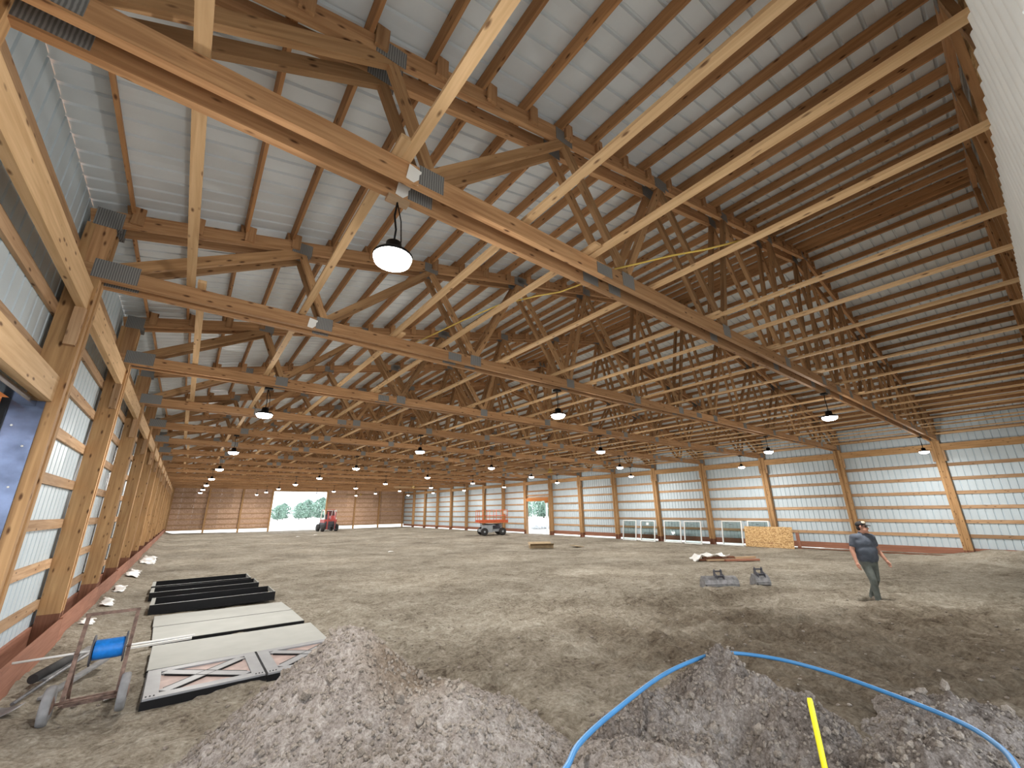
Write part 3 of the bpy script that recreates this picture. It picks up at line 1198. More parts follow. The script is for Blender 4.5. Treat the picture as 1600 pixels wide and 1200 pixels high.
def pile_object(name, x0, x1, y0, y1, hf, label, step=0.022, nclod=500, csize=(0.006, 0.022), big=14, mat='dirt_pile'):
    xs_ = np.arange(x0, x1, step)
    ys_ = np.arange(y0, y1, step)
    X, Y = np.meshgrid(xs_, ys_)
    F = floor_h(X, Y)
    Z = hf(X, Y)
    keep = Z > F - 0.03
    n, m_ = X.shape
    idx = -np.ones(X.size, int)
    i = np.arange(n - 1)[:, None] * m_ + np.arange(m_ - 1)[None, :]
    q = np.stack([i, i + 1, i + 1 + m_, i + m_], -1).reshape(-1, 4)
    kf = keep.ravel()[q].any(1)
    q = q[kf]
    used = np.unique(q)
    idx[used] = np.arange(len(used))
    co = np.stack([X.ravel(), Y.ravel(), np.maximum(Z, F - 0.06).ravel()], 1)[used]
    q = idx[q]
    me = bpy.data.meshes.new(name)
    me.vertices.add(len(co))
    me.vertices.foreach_set('co', co.astype(np.float32).ravel())
    me.loops.add(q.size)
    me.loops.foreach_set('vertex_index', q.ravel().astype(np.int32))
    me.polygons.add(len(q))
    me.polygons.foreach_set('loop_start', np.arange(0, q.size, 4, dtype=np.int32))
    me.polygons.foreach_set('use_smooth', np.ones(len(q), bool))
    me.update(calc_edges=True)
    me.materials.append(MATS[mat])
    o = link(name, me)
    tag(o, label, 'dirt pile')
    # loose clods
    mb = MB()
    ico = bmesh.new()
    bmesh.ops.create_icosphere(ico, subdivisions=1, radius=1)
    iv = [v.co.copy() for v in ico.verts]
    iff = [tuple(v.index for v in f.verts) for f in ico.faces]
    ico.free()
    cand = np.argwhere(Z > F + 0.015)

    def clod(s, mbx):
        r_, c_ = cand[rng.integers(len(cand))]
        p = Vector((X[r_, c_], Y[r_, c_], Z[r_, c_] + s * 0.3))
        R = Euler((random.random() * 6, random.random() * 6, random.random() * 6)).to_matrix()
        sc = Vector((s * random.uniform(.8, 1.4), s * random.uniform(.7, 1.1), s * random.uniform(.6, 1)))
        mbx.add([p + R @ Vector((v.x * sc.x * random.uniform(.8, 1.2), v.y * sc.y * random.uniform(.8, 1.2), v.z * sc.z * random.uniform(.8, 1.2))) for v in iv], iff)

    for k in range(nclod):
        clod(random.uniform(*csize) if random.random() < .85 else csize[1] * random.uniform(1, 1.5), mb)
    cl = mb.build('small_clods', 'dirt_clod', o)
    cl['kind'] = 'stuff'
    for k in range(big):
        mbx = MB()
        clod(random.uniform(csize[1] * 1.5, csize[1] * 3.0), mbx)
        mbx.build('clod', 'dirt_clod', o)
    return o


def cone(X, Y, cx, cy, h, slope, ax=1.0, ay=1.0, ang=0.0, soft=0.12):
    ca, sa = math.cos(ang), math.sin(ang)
    u = ((X - cx) * ca + (Y - cy) * sa) / ax
    v = (-(X - cx) * sa + (Y - cy) * ca) / ay
    d = np.sqrt(u * u + v * v + soft * soft) - soft
    return h - slope * d


def smax(a, b_, k=0.08):
    hh = np.clip(0.5 + 0.5 * (a - b_) / k, 0, 1)
    return b_ + (a - b_) * hh + k * hh * (1 - hh)


def rough(X, Y, amp, seed):
    r_ = fbm(X * 2.1, Y * 2.1, 5, seed, 0.6)
    rd = np.abs(fbm(X * 5, Y * 5, 3, seed + 50))
    fine = fbm(X * 16, Y * 16, 3, seed + 80, 0.65)
    return amp * (r_ - 0.7 * rd) + amp * 0.16 * fine


def left_pile(X, Y):
    h = cone(X, Y, 2.70, 5.15, 1.02, 0.80, 1.05, 1.0, 0, 0.10)
    h = smax(h, cone(X, Y, 3.35, 4.55, 0.62, 0.66, 1.1, 1.0, -.7, 0.2), 0.1)
    h = smax(h, cone(X, Y, 2.6, 4.1, 0.45, 0.6, 1.2, 1.0, 0, 0.3), 0.12)
    return h + rough(X, Y, 0.05, 61)


def ridge_pile(X, Y):
    h = cone(X, Y, 6.15, 3.42, 0.66, 0.85, 1.0, 0.9, 0.5, 0.05)
    h = smax(h, cone(X, Y, 6.0, 2.95, 0.50, 0.8, 0.7, 1.0, 0.2, 0.1), 0.06)
    h = smax(h, cone(X, Y, 5.2, 3.5, 0.34, 0.5, 1.3, .8, 0.3, 0.2), 0.1)
    h = smax(h, cone(X, Y, 5.75, 2.5, 0.42, 0.8, 0.8, 1.0, 0.3, 0.1), 0.06)
    return h + rough(X, Y, 0.10, 71)


def front_mound(X, Y):
    h = cone(X, Y, 4.15, 2.95, 0.46, 0.6, 1.1, 0.9, 0.6, 0.25)
    return h + rough(X, Y, 0.06, 81)


def side_mound(X, Y):
    h = cone(X, Y, 5.65, 1.65, 0.46, 0.65, 1.1, .9, -0.3, 0.25)
    h = smax(h, cone(X, Y, 7.3, 1.9, 0.26, 0.4, 1.2, .9, -0.6, 0.25), 0.1)
    return h + rough(X, Y, 0.085, 91)


pile_object('dirt_pile', 0.9, 5.3, 3.0, 7.0, left_pile, 'tall cone of pale dug soil in front of the stacked door panels', 0.017, 4200, (0.006, 0.019), 40)
pile_object('dirt_pile', 4.2, 7.6, 1.7, 4.7, ridge_pile, 'jagged soil ridge that the blue pipe runs over', 0.017, 2200, (0.005, 0.018), 24, 'dirt_dark')
pile_object('dirt_pile', 2.9, 5.4, 1.9, 4.1, front_mound, 'low soil mound inside the loop of blue pipe at bottom centre', 0.017, 1200, (0.004, 0.014), 12)
pile_object('dirt_pile', 4.4, 8.8, 0.6, 3.0, side_mound, 'soil mound right of the yellow stake', 0.018, 1500, (0.005, 0.018), 20, 'dirt_dark')

# loose clods on the near floor
mb = MB()
for k in range(900):
    x = random.uniform(0.5, 14)
    y = random.uniform(1.0, 10)
    s = random.uniform(0.008, 0.03)
    z = fz(x, y)
    mb.lathe((x, y, z - s * .3), [(s * .6, 0), (s * random.uniform(.8, 1.2), s * .4), (s * random.uniform(.3, .8), s * random.uniform(.7, 1.1))], 5)
tag(mb.build('loose_clods', 'dirt_clod'), 'loose crumbs of soil scattered over the near floor', 'soil', kind='stuff')


def catmull(pts, k=10):
    P = [Vector(p) for p in pts]
    P = [P[0] * 2 - P[1]] + P + [P[-1] * 2 - P[-2]]
    out = []
    for i in range(1, len(P) - 2):
        a, b_, c, d = P[i - 1:i + 3]
        for j in range(k):
            t = j / k
            out.append(0.5 * ((2 * b_) + (c - a) * t + (2 * a - 5 * b_ + 4 * c - d) * t * t + (3 * b_ - a - 3 * c + d) * t ** 3))
    out.append(P[-2])
    return out


pipe = [(3.20, 3.02, 0.44), (3.55, 3.16, 0.45), (3.84, 3.31, 0.45), (4.41, 3.46, 0.45), (5.37, 3.60, 0.48), (6.19, 3.56, 0.50), (6.55, 3.46, 0.47),
        (6.78, 3.08, 0.45), (6.81, 2.62, 0.43), (6.68, 2.10, 0.41), (6.45, 1.67, 0.41), (6.15, 1.45, 0.42), (5.77, 1.34, 0.45), (5.3, 1.25, 0.46)]
mb = MB()
mb.tube(catmull(pipe, 12), 0.019, 12)
tag(mb.build('water_pipe', 'blue_pipe'), 'bent blue plastic pipe looping over the soil heaps', 'pipe')

st = empty('stake', (5.1, 2.2, 0))
tag(st, 'bright yellow stake stuck in the soil at the bottom edge', 'stake')
mb = MB()
A, B = Vector((5.21, 2.26, 0.70)), Vector((4.98, 2.15, 0.10))
mb.tube([B, B + (A - B) * .5, A - (A - B) * .03, A], [0.019, 0.019, 0.019, 0.014], 10)
mb.build('stake_rod', 'yellow_paint', st)
mb = MB()
mb.tube([B - (A - B) * .35, B], [0.004, 0.018], 8)
mb.build('stake_point', 'yellow_paint', st)

# ================================================================== DOOR PANELS ON THE FLOOR


def quadslab(name, corners, z0, z1, mat, parent):
    mb = MB()
    poly = [Vector((x, y, 0)) for x, y in corners]
    mb.prism(poly, (0, 0, z0), (0, 0, z1))
    return mb.build(name, mat, parent)


def slab_panel(label, corners, z0, th, face, edge):
    cx = sum(c[0] for c in corners) / 4
    cy = sum(c[1] for c in corners) / 4
    p = empty('door_panel', (cx, cy, z0))
    tag(p, label, 'panel', 'door panels lying on the floor')
    quadslab('core', corners, z0, z0 + th, edge, p)
    ins = [(cx + (x - cx) * 0.995, cy + (y - cy) * 0.985) for x, y in corners]
    quadslab('face_sheet', ins, z0 + th, z0 + th + 0.006, face, p)
    return p


slab_panel('plain pale grey door panel lying beside the cross-braced doors', [(1.24, 8.74), (3.52, 8.66), (3.54, 10.0), (1.24, 10.10)], 0.0, 0.075, 'grey_panel', 'black_metal')
a = slab_panel('plain pale grey door panel, middle one of the flat grey panels', [(1.22, 10.42), (3.50, 10.32), (3.50, 11.48), (1.19, 11.62)], 0.0, 0.06, 'grey_panel', 'black_metal')
slab_panel('plain pale grey door panel next to the black trays', [(1.18, 11.65), (3.50, 11.51), (3.47, 12.55), (1.16, 12.75)], 0.0, 0.06, 'grey_panel', 'black_metal')
mb = MB()
mb.bar((0.75, 10.33, 0.05), (1.75, 10.36, 0.055), 0.05, 0.03)
tag(mb.build('metal_strip', 'white_paint'), 'narrow white metal strip lying beside a grey door panel', 'strip')


def cross_door(label, x0, x1, y0, y1):
    p = empty('barn_door', ((x0 + x1) / 2, (y0 + y1) / 2, 0))
    tag(p, label, 'door', 'cross-braced doors on the floor')
    z = 0.085
    box('core', x0, x1, y0, y1, 0.0, z, 'black_metal', p)
    fr = 0.15
    e = 0.012
    box('stile', x0 + e, x0 + fr, y0 + e, y1 - e, z + .0005, z + 0.022, 'door_grey', p)
    box('stile', x1 - fr, x1 - e, y0 + e, y1 - e, z + .0005, z + 0.022, 'door_grey', p)
    box('rail', x0 + fr + .001, x1 - fr - .001, y0 + e, y0 + fr, z + .0005, z + 0.022, 'door_grey', p)
    box('rail', x0 + fr + .001, x1 - fr - .001, y1 - fr, y1 - e, z + .0005, z + 0.022, 'door_grey', p)
    box('field_panel', x0 + fr, x1 - fr, y0 + fr, y1 - fr, z + .0005, z + 0.004, 'door_pink', p)
    xa, xb, ya_, yb_ = x0 + fr, x1 - fr, y0 + fr, y1 - fr
    for (s0, s1, dz) in (((xa, ya_), (xb, yb_), 0.0), ((xa, yb_), (xb, ya_), 0.001)):
        A = Vector((s0[0], s0[1], z + 0.013 + dz))
        B = Vector((s1[0], s1[1], z + 0.013 + dz))
        d = (B - A).normalized() * 0.05
        board('cross_brace', A + d, B - d, 0.13, 0.018, 'door_grey', p)
        nrm_ = Vector((-d.y, d.x, 0)).normalized()
        for s in (-1, 1):
            board('black_edge', A + d * 2.4 + nrm_ * s * 0.075, B - d * 2.4 + nrm_ * s * 0.075, 0.016, 0.02, 'black_metal', p)
    for s in (-1, 1):
        mb_ = MB()
        for k in range(3):
            mb_.lathe(((x1 if s < 0 else x0) + s * (0.04 + 0.035 * k), (y0 + 0.07), z + 0.022), [(0.008, 0), (0.008, 0.006), (0.002, 0.009)], 6)
        mb_.build('bolt_heads', 'black_metal', p)
    return p


cross_door('grey door with black-edged cross braces, the one nearer the left wall', 1.25, 2.47, 7.50, 8.62)
cross_door('grey door with black-edged cross braces, half hidden by the tall soil cone', 2.475, 3.70, 7.49, 8.61)


def tray(label, x0, x1, y0, y1, z0, h):
    p = empty('door_tray', ((x0 + x1) / 2, (y0 + y1) / 2, z0))
    tag(p, label, 'frame', 'black door frames on the floor')
    t = 0.03
    box('bottom', x0, x1, y0, y1, z0, z0 + 0.03, 'black_metal', p)
    box('side', x0, x1, y0, y0 + t, z0 + 0.031, z0 + h, 'black_metal', p)
    box('side', x0, x1, y1 - t, y1, z0 + 0.031, z0 + h, 'black_metal', p)
    box('end', x0, x0 + 0.07, y0 + t + .001, y1 - t - .001, z0 + 0.1, z0 + h - .002, 'grey_panel', p)
    box('end', x1 - 0.02, x1, y0 + t + .001, y1 - t - .001, z0 + 0.1, z0 + h - .002, 'grey_panel', p)
    box('lip', x0 + 0.07, x1 - 0.07, y0 + t + .001, y0 + t + 0.02, z0 + h - 0.012, z0 + h, 'white_paint', p)
    return p


tray('black tray-like door frame, nearest to the flat grey panels', 1.04, 3.42, 13.2, 14.25, 0.02, 0.19)
tray('black tray-like door frame, middle one of the three', 0.95, 3.30, 15.1, 16.05, 0.02, 0.19)
tray('black tray-like door frame, farthest of the three', 0.93, 3.24, 16.3, 17.4, 0.02, 0.19)

# ================================================================== WIRE SPOOL CART
ct = empty('spool_cart', (0.8, 7.75, 0.0))
tag(ct, 'rusty two-wheeled cart carrying a spool of blue wire', 'cart')
for xw in (0.50, 1.08):
    mb = MB()
    mb.lathe((xw, 7.62, 0.20), [(0.10, -0.035), (0.165, -0.04), (0.18, -0.02), (0.18, 0.02), (0.165, 0.04), (0.10, 0.035)], 24, 'X')
    wh = mb.build('wheel', 'dusty_rubber', ct)
    mb = MB()
    mb.lathe((xw, 7.62, 0.20), [(0.03, -0.05), (0.10, -0.03), (0.10, 0.03), (0.03, 0.05)], 14, 'X')
    mb.build('hub', 'rusty_steel', wh)
mb = MB()
mb.cyl((0.47, 7.62, 0.20), (1.11, 7.62, 0.20), 0.014, 8)
mb.build('axle', 'rusty_steel', ct)
for xs_ in (0.60, 1.03):
    mb = MB()
    mb.bar((xs_, 7.62, 0.17), (xs_ + 0.01, 7.98, 0.97), 0.035, 0.035)
    mb.build('upright', 'rusty_steel', ct)
    mb = MB()
    mb.bar((xs_, 8.15, 0.05), (xs_, 7.80, 0.62), 0.03, 0.03)
    mb.build('back_leg', 'rusty_steel', ct)
    mb = MB()
    mb.bar((xs_, 7.70, 0.16), (xs_, 8.15, 0.08), 0.03, 0.03)
    mb.build('side_rail', 'rusty_steel', ct)
mb = MB()
mb.bar((0.58, 7.98, 0.965), (1.06, 7.98, 0.965), 0.03, 0.03)
mb.build('top_bar', 'rusty_steel', ct)
for y_, z_ in ((7.70, 0.15), (8.14, 0.07)):
    mb = MB()
    mb.bar((0.60, y_, z_), (1.03, y_, z_), 0.03, 0.03)
    mb.build('cross_bar', 'rusty_steel', ct)
mb = MB()
mb.cyl((0.12, 7.86, 0.60), (1.65, 7.86, 0.61), 0.012, 8)
mb.build('spindle', 'white_paint', ct)
sp = empty('wire_spool', (0.86, 7.86, 0.605))
tag(sp, 'spool of bright blue wire on the rusty cart', 'spool')
prof = [(0.04, -0.125)]
k = 22
for i in range(k + 1):
    h_ = -0.125 + 0.25 * i / k
    prof += [(0.098, h_), (0.103, h_ + 0.25 / k * .5)]
prof += [(0.04, 0.127)]
mb = MB()
mb.lathe((0.86, 7.86, 0.605), prof, 24, 'X')
mb.build('wire_winding', 'blue_wire', sp)
for s in (-1, 1):
    mb = MB()
    mb.lathe((0.86 + s * 0.138, 7.86, 0.605), [(0.025, -0.006), (0.155, -0.006), (0.155, 0.006), (0.025, 0.006)], 24, 'X')
    mb.build('flange', 'machine_dark', sp)

# tools and scrap by the left wall
tl = empty('shovel', (0.3, 8.3, 0.1))
tag(tl, 'grey shovel lying behind the left wheel of the cart', 'shovel')
mb = MB()
mb.tube([(0.18, 8.05, 0.17), (0.45, 9.1, 0.22), (0.72, 10.1, 0.24)], 0.018, 8)
mb.build('handle', 'steel_grey', tl)
mb = MB()
bl = []
n = 9
for i in range(n):
    t = i / (n - 1)
    wv_ = 0.125 * (1 - (t ** 3) * 0.8)
    for j in range(5):
        q = (j - 2) / 2
        bl.append((0.17 - 0.08 * t + q * wv_ * 0.97, 8.02 - 0.30 * t + q * wv_ * -0.25, 0.15 + 0.03 * q * q - 0.03 * t))
mb.add(bl, [(i * 5 + j, i * 5 + j + 1, i * 5 + j + 6, i * 5 + j + 5) for i in range(n - 1) for j in range(4)], True)
bo = mb.build('blade', 'steel_grey', tl)
sm = bo.modifiers.new('thick', 'SOLIDIFY')
sm.thickness = 0.004
tb = MB()
tb.tube([(0.22, 8.5, 0.27), (0.46, 9.25, 0.30)], [0.05, 0.047], 14)
tag(tb.build('black_tube', 'rubber'), 'short black tube lying by the left wall plank', 'tube')
for k, (p0, p1, lb) in enumerate((((0.28, 8.6, 0.22), (0.55, 9.9, 0.24), 'grey scrap board lying behind the spool cart against the tube'),
                                  ((0.38, 8.2, 0.13), (0.75, 9.5, 0.13), 'grey scrap board lying flat beneath the spool'))):
    mb = MB()
    mb.bar(p0, p1, 0.09, 0.025)
    tag(mb.build('scrap_board', 'dusty_rubber'), lb, 'board')

# white plastic film along the foot of the left wall


def film(label, x, y, lx, ly, seed):
    nx, ny = 10, 16
    v, f = [], []
    for i in range(nx):
        for j in range(ny):
            px = x + lx * (i / (nx - 1) - .5) + 0.03 * math.sin(j * 1.7 + seed)
            py = y + ly * (j / (ny - 1) - .5)
            wob = float(fbm(np.array([px * 6.0]), np.array([py * 5.0]), 3, seed)[0])
            v.append((px, py, fz(px, py) + 0.035 + 0.04 * wob))
    for i in range(nx - 1):
        for j in range(ny - 1):
            f.append((i * ny + j, (i + 1) * ny + j, (i + 1) * ny + j + 1, i * ny + j + 1))
    mb_ = MB()
    mb_.add(v, f, True)
    o = mb_.build('plastic_film', 'plastic_film')
    q = o.modifiers.new('thick', 'SOLIDIFY')
    q.thickness = 0.004
    tag(o, label, 'plastic film', 'plastic film scraps along the left wall')


film('crumpled white plastic scrap between the black trays and the left wall', 0.24, 17.2, 0.22, 1.2, 3)
film('crumpled white plastic scrap at the left wall, nearest to the spool cart', 0.2, 12.4, 0.16, 0.6, 4)
film('crumpled white plastic scrap at the left wall, middle of the row', 0.24, 14.7, 0.2, 0.7, 5)
film('long crumpled white plastic scrap at the left wall beyond the trays', 0.28, 21.0, 0.3, 2.6, 6)
film('crumpled white plastic scrap far along the left wall', 0.4, 27.0, 0.5, 3.6, 7)

# small paper scraps on the floor
for x, y, lb in ((0.98, 8.05, 'small pale paper scrap under the spool cart'), (10.3, 46.0, 'white paper scrap on the floor left of the far opening'),
                 (12.3, 48.0, 'white paper scrap on the floor in front of the far opening'), (11.0, 24.8, 'white paper scrap alone on the middle of the floor')):
    mb = MB()
    z = fz(x, y) + 0.02
    s = 0.07 if y < 10 else 0.16
    mb.add([(x - s, y - s * .5, z), (x + s, y - s * .7, z + .03), (x + s * 1.1, y + s * .5, z), (x, y + s * .8, z + .04), (x - s * .8, y + s * .4, z + .01)], [(0, 1, 3), (1, 2, 3), (0, 3, 4)])
    o = mb.build('paper_scrap', 'paper')
    q = o.modifiers.new('thick', 'SOLIDIFY')
    q.thickness = 0.003
    tag(o, lb, 'paper')

# ================================================================== WINDOWS LEANING ON THE RIGHT WALL
wins = [(19.85, 21.0, 'leaning white-framed window, farthest of the row at the right wall'),
        (18.32, 19.47, 'leaning white-framed window with a paper sticker on its glass'),
        (16.38, 17.60, 'leaning white-framed window, third of the row counted from the far end'),
        (15.0, 16.15, 'leaning white-framed window, fourth of the row counted from the far end'),
        (12.52, 13.70, 'leaning white-framed window beside the strand board sheet'),
        (11.05, 12.20, 'leaning white-framed window mostly behind the strand board sheet')]
LEAN = 0.16


def lean_mtx(x, y, z):
    # local x along +Y of the hall, local z up the leaning panel, local y towards the wall
    a = LEAN
    xd = Vector((0, -1, 0))
    zd = Vector((math.sin(a), 0, math.cos(a)))
    yd = zd.cross(xd)
    return axes_mtx(xd, yd, zd, (x, y, z))


for k, (ya, yb, lb) in enumerate(wins):
    z0 = fz(27.0, (ya + yb) / 2) + 0.0
    w_, h_ = yb - ya, 1.38
    r = empty('window_unit', (27.02, (ya + yb) / 2, z0))
    r.matrix_basis = lean_mtx(27.04, (ya + yb) / 2, z0 + 0.02)
    tag(r, lb, 'window', 'windows leaning on the right wall')
    e = 0.055
    for nm, c_, s_ in (('frame_stile', (-w_ / 2 + e / 2, 0, h_ / 2), (e, 0.07, h_)), ('frame_stile', (w_ / 2 - e / 2, 0, h_ / 2), (e, 0.07, h_)),
                       ('frame_rail', (0, 0, e / 2), (w_ - 2 * e - .002, 0.07, e)), ('frame_rail', (0, 0, h_ - e / 2), (w_ - 2 * e - .002, 0.07, e))):
        mb = MB()
        mb.box(c_, s_)
        mb.build(nm, 'white_vinyl', r, True)
    mb = MB()
    mb.box((0, 0, h_ / 2), (w_ - 2 * e, 0.012, h_ - 2 * e))
    mb.build('pane', 'window_glass', r, True)
    for q in (-1, 1):
        mb = MB()
        mb.box((q * 0.12 - 0.16, -0.008, h_ - 0.16 - 0.04 * q), (0.16, 0.003, 0.02))
        mb.build('sticker_strip', 'machine_dark', r, True)
    if k == 1:
        mb = MB()
        mb.box((-0.02, -0.010, h_ - 0.22), (0.2, 0.004, 0.16))
        mb.build('sticker', 'paper', r, True)

sb = empty('strand_board', (26.75, 11.1, -0.12))
sb.matrix_basis = lean_mtx(26.86, 11.1, fz(26.86, 11.1) + 0.005)
tag(sb, 'strand board sheet leaning in front of a window at the right wall', 'board')
mb = MB()
mb.box((0, 0, 0.54), (2.44, 0.016, 1.08))
mb.build('sheet', 'strand_board', sb, True)
mb = MB()
for i in range(26):
    mb.box((-0.95 + i * 0.062 + 0.01 * (i % 3), -0.0095, 0.26 - 0.002 * i), (0.036 if i % 4 else 0.02, 0.002, 0.035))
mb.build('printed_stripe', 'treated_wood', sb, True)
tag(box('trim_board', 26.6, 26.72, 3.2, 9.6, fz(26.6, 6) + 0.005, fz(26.6, 6) + 0.05, 'treated_wood'), 'long dark board lying on the ground at the right wall', 'board')
tag(box('trim_board', 27.1, 27.14, 9.64, 9.8, -0.1, 0.72, 'skirt_wood'), 'short reddish board standing at the right edge of the strand board sheet', 'board')

# ================================================================== LUMBER, BOXES, BUCKETS
lb_z = fz(19.6, 9.8)
cx, cy = 19.55, 9.9
dx, dy = 0.79, -0.61           # across the view
lum = [(-1.15, 0.55, 0.0, 0.06, 'skirt_wood', 'reddish board, lowest of the lumber pile on the floor'),
       (-0.9, 0.9, 0.18, 0.06, 'scrap_wood', 'pale board in the lumber pile, on the near side'),
       (-0.2, 1.2, 0.30, 0.06, 'skirt_wood', 'reddish board sticking out right from the lumber pile'),
       (-1.0, 0.3, 0.05, 0.14, 'treated_wood', 'dark board on top of the lumber pile'),
       (0.3, 1.15, 0.12, 0.13, 'scrap_wood', 'pale short board on the right end of the lumber pile')]
for a0, a1, off, z, mt, lb in lum:
    p0 = Vector((cx + dx * a0 - dy * off * -1, cy + dy * a0 - dx * off, lb_z + z))
    p1 = Vector((cx + dx * a1 - dy * off * -1, cy + dy * a1 - dx * off, lb_z + z + random.uniform(-.01, .02)))
    tag(board('lumber_board', p0, p1, 0.14, 0.07, mt), lb, 'board', 'lumber pile')
v, f = [], []
for i in range(12):
    for j in range(7):
        a0 = -1.35 + i * 0.13
        off = -0.5 + j * 0.12
        px, py = cx + dx * a0 + dy * off, cy + dy * a0 - dx * off
        v.append((px, py, lb_z + 0.2 + 0.05 * math.sin(i * 1.3 + j) + 0.04 * math.cos(j * 2.1) - (0.16 if i < 2 else 0)))
for i in range(11):
    for j in range(6):
        f.append((i * 7 + j, (i + 1) * 7 + j, (i + 1) * 7 + j + 1, i * 7 + j + 1))
mb = MB()
mb.add(v, f, True)
o = mb.build('wrapping_film', 'plastic_film')
o.modifiers.new('thick', 'SOLIDIFY').thickness = 0.004
tag(o, 'white wrapping film draped over the lumber pile', 'plastic film')


def bucket(label, cx_, cy_, wd, rz):
    z = fz(cx_, cy_)
    r = empty('digger_bucket', (cx_, cy_, z), rz)
    r.scale = (0.72, 0.68, 0.78)
    tag(r, label, 'bucket', 'digger buckets on the floor')
    # section in local y-z, width along local x, open side away from the viewer
    out = [(-0.26, 0.02), (-0.30, 0.14), (-0.24, 0.27), (-0.10, 0.36), (0.06, 0.38)]
    inn = [(0.06, 0.355), (-0.09, 0.335), (-0.21, 0.255), (-0.27, 0.14), (-0.235, 0.045), (0.30, 0.03), (0.30, 0.0), (-0.24, 0.0)]
    mb = MB()
    mb.prism([(0, y, zz) for y, zz in out + inn], (-wd / 2, 0, 0), (wd / 2, 0, 0))
    mb.build('shell', 'steel_grey', r, True)
    side = [(-0.26, 0.02), (-0.30, 0.14), (-0.24, 0.27), (-0.10, 0.36), (0.06, 0.38), (0.22, 0.2), (0.30, 0.0), (-0.24, 0.0)]
    for s in (-1, 1):
        mb = MB()
        mb.prism([(0, y, zz) for y, zz in side], (s * wd / 2, 0, 0), (s * (wd / 2 + 0.025), 0, 0))
        mb.build('side_plate', 'steel_grey', r, True)
    mb = MB()
    mb.box((0, -0.318, 0.10), (wd * .96, 0.02, 0.05))
    mb.build('wear_strip', 'dusty_rubber', r, True)
    for s in (-1, 1):
        mb = MB()
        mb.prism([(0, -0.22, 0.28), (0, 0.10, 0.37), (0, 0.08, 0.50), (0, 0.03, 0.60), (0, -0.04, 0.58), (0, -0.06, 0.46), (0, -0.16, 0.44), (0, -0.22, 0.38)], (s * 0.13 - 0.015, 0, 0), (s * 0.13 + 0.015, 0, 0))
        mb.build('lug', 'machine_dark', r, True)
    for y_, z_ in ((0.02, 0.53), (-0.15, 0.39)):
        mb = MB()
        mb.cyl((-0.17, y_, z_), (0.17, y_, z_), 0.025, 10)
        mb.build('pin', 'machine_dark', r, True)


bucket('wide grey digger bucket lying on the dirt floor', 13.45, 7.15, 1.25, -0.66)
bucket('narrow grey digger bucket lying on the dirt floor', 14.2, 6.38, 0.48, -0.68)

# flattened cardboard boxes
r = empty('cardboard_box', (18.7, 20.6, fz(18.7, 20.6)))
tag(r, 'low brown cardboard box on the floor in front of the side doorway', 'box')
z = fz(18.7, 20.6)
mb = MB()
mb.box((18.7, 20.6, z + 0.08), (1.4, 0.8, 0.16), (0, 0, -0.6))
mb.build('carton', 'cardboard', r)
for s in (-1, 1):
    mb = MB()
    mb.box((18.7 + s * 0.3, 20.6 + s * 0.45, z + 0.22), (1.4, 0.4, 0.012), (s * 0.35, 0, -0.6))
    mb.build('flap', 'cardboard', r)
mb = MB()
mb.box((20.6, 19.4, fz(20.6, 19.4) + 0.06), (0.9, 0.6, 0.02), (0.12, 0.1, 0.3))
tag(mb.build('cardboard_sheet', 'cardboard'), 'flat dark cardboard scrap on the floor right of the cardboard box', 'cardboard')

# ================================================================== SCISSOR LIFT
zl = fz(24.2, 33.5)
sl = empty('scissor_lift', (24.2, 33.7, zl), -0.35)
tag(sl, 'orange scissor lift parked by the right wall', 'scissor lift')


def lp(name, mat, fn):
    q = MB()
    fn(q)
    return q.build(name, mat, sl, True)


lp('chassis', 'machine_grey', lambda q: q.box((0, 0, 0.42), (2.3, 0.9, 0.22)))
lp('battery_box', 'machine_grey', lambda q: (q.box((-0.55, -0.5, 0.58), (0.95, 0.45, 0.62)), q.box((-0.55, -0.735, 0.6), (0.8, 0.02, 0.5))))
lp('motor_box', 'machine_dark', lambda q: q.box((0.35, 0.45, 0.56), (0.9, 0.4, 0.5)))
for sx in (-0.85, 0.85):
    for sy in (-0.72, 0.72):
        q = MB()
        q.lathe((sx, sy, 0.33), [(0.17, -0.13), (0.30, -0.13), (0.33, -0.08), (0.33, 0.08), (0.30, 0.13), (0.17, 0.13)], 20, 'Y')
        wh = q.build('wheel', 'rubber', sl, True)
        q = MB()
        q.lathe((sx, sy, 0.33), [(0.05, -0.14), (0.17, -0.11), (0.17, 0.11), (0.05, 0.14)], 14, 'Y')
        h_ = q.build('rim', 'machine_grey', wh, True)
for sy in (-0.3, 0.3):
    for k in range(3):
        z0 = 0.58 + k * 0.14
        lp('scissor_arm', 'machine_dark', lambda q: q.bar((-1.0, sy, z0), (1.0, sy, z0 + 0.13), 0.04, 0.06))
        lp('scissor_arm', 'machine_dark', lambda q: q.bar((-1.0, sy + .05, z0 + 0.13), (1.0, sy + .05, z0), 0.04, 0.06))
lp('platform_deck', 'orange_paint', lambda q: (q.box((0, 0, 1.14), (2.75, 1.5, 0.10)), q.box((0, -0.76, 1.2), (2.75, 0.03, 0.24)), q.box((0, 0.76, 1.2), (2.75, 0.03, 0.24))))
for (x_, y_) in [(a, b_) for a in (-1.33, -0.66, 0, 0.66, 1.33) for b_ in (-0.73, 0.73)] + [(-1.33, 0), (1.33, 0)]:
    lp('rail_post', 'orange_paint', lambda q: q.cyl((x_, y_, 1.19), (x_, y_, 2.2), 0.024, 8))
for z_ in (1.70, 2.2):
    for (a, b_) in (((-1.33, -0.73), (1.33, -0.73)), ((-1.33, 0.73), (1.33, 0.73)), ((-1.33, -0.73), (-1.33, 0.73)), ((1.33, -0.73), (1.33, 0.73))):
        lp('guard_rail', 'orange_paint', lambda q: q.cyl((a[0], a[1], z_), (b_[0], b_[1], z_), 0.022, 8))
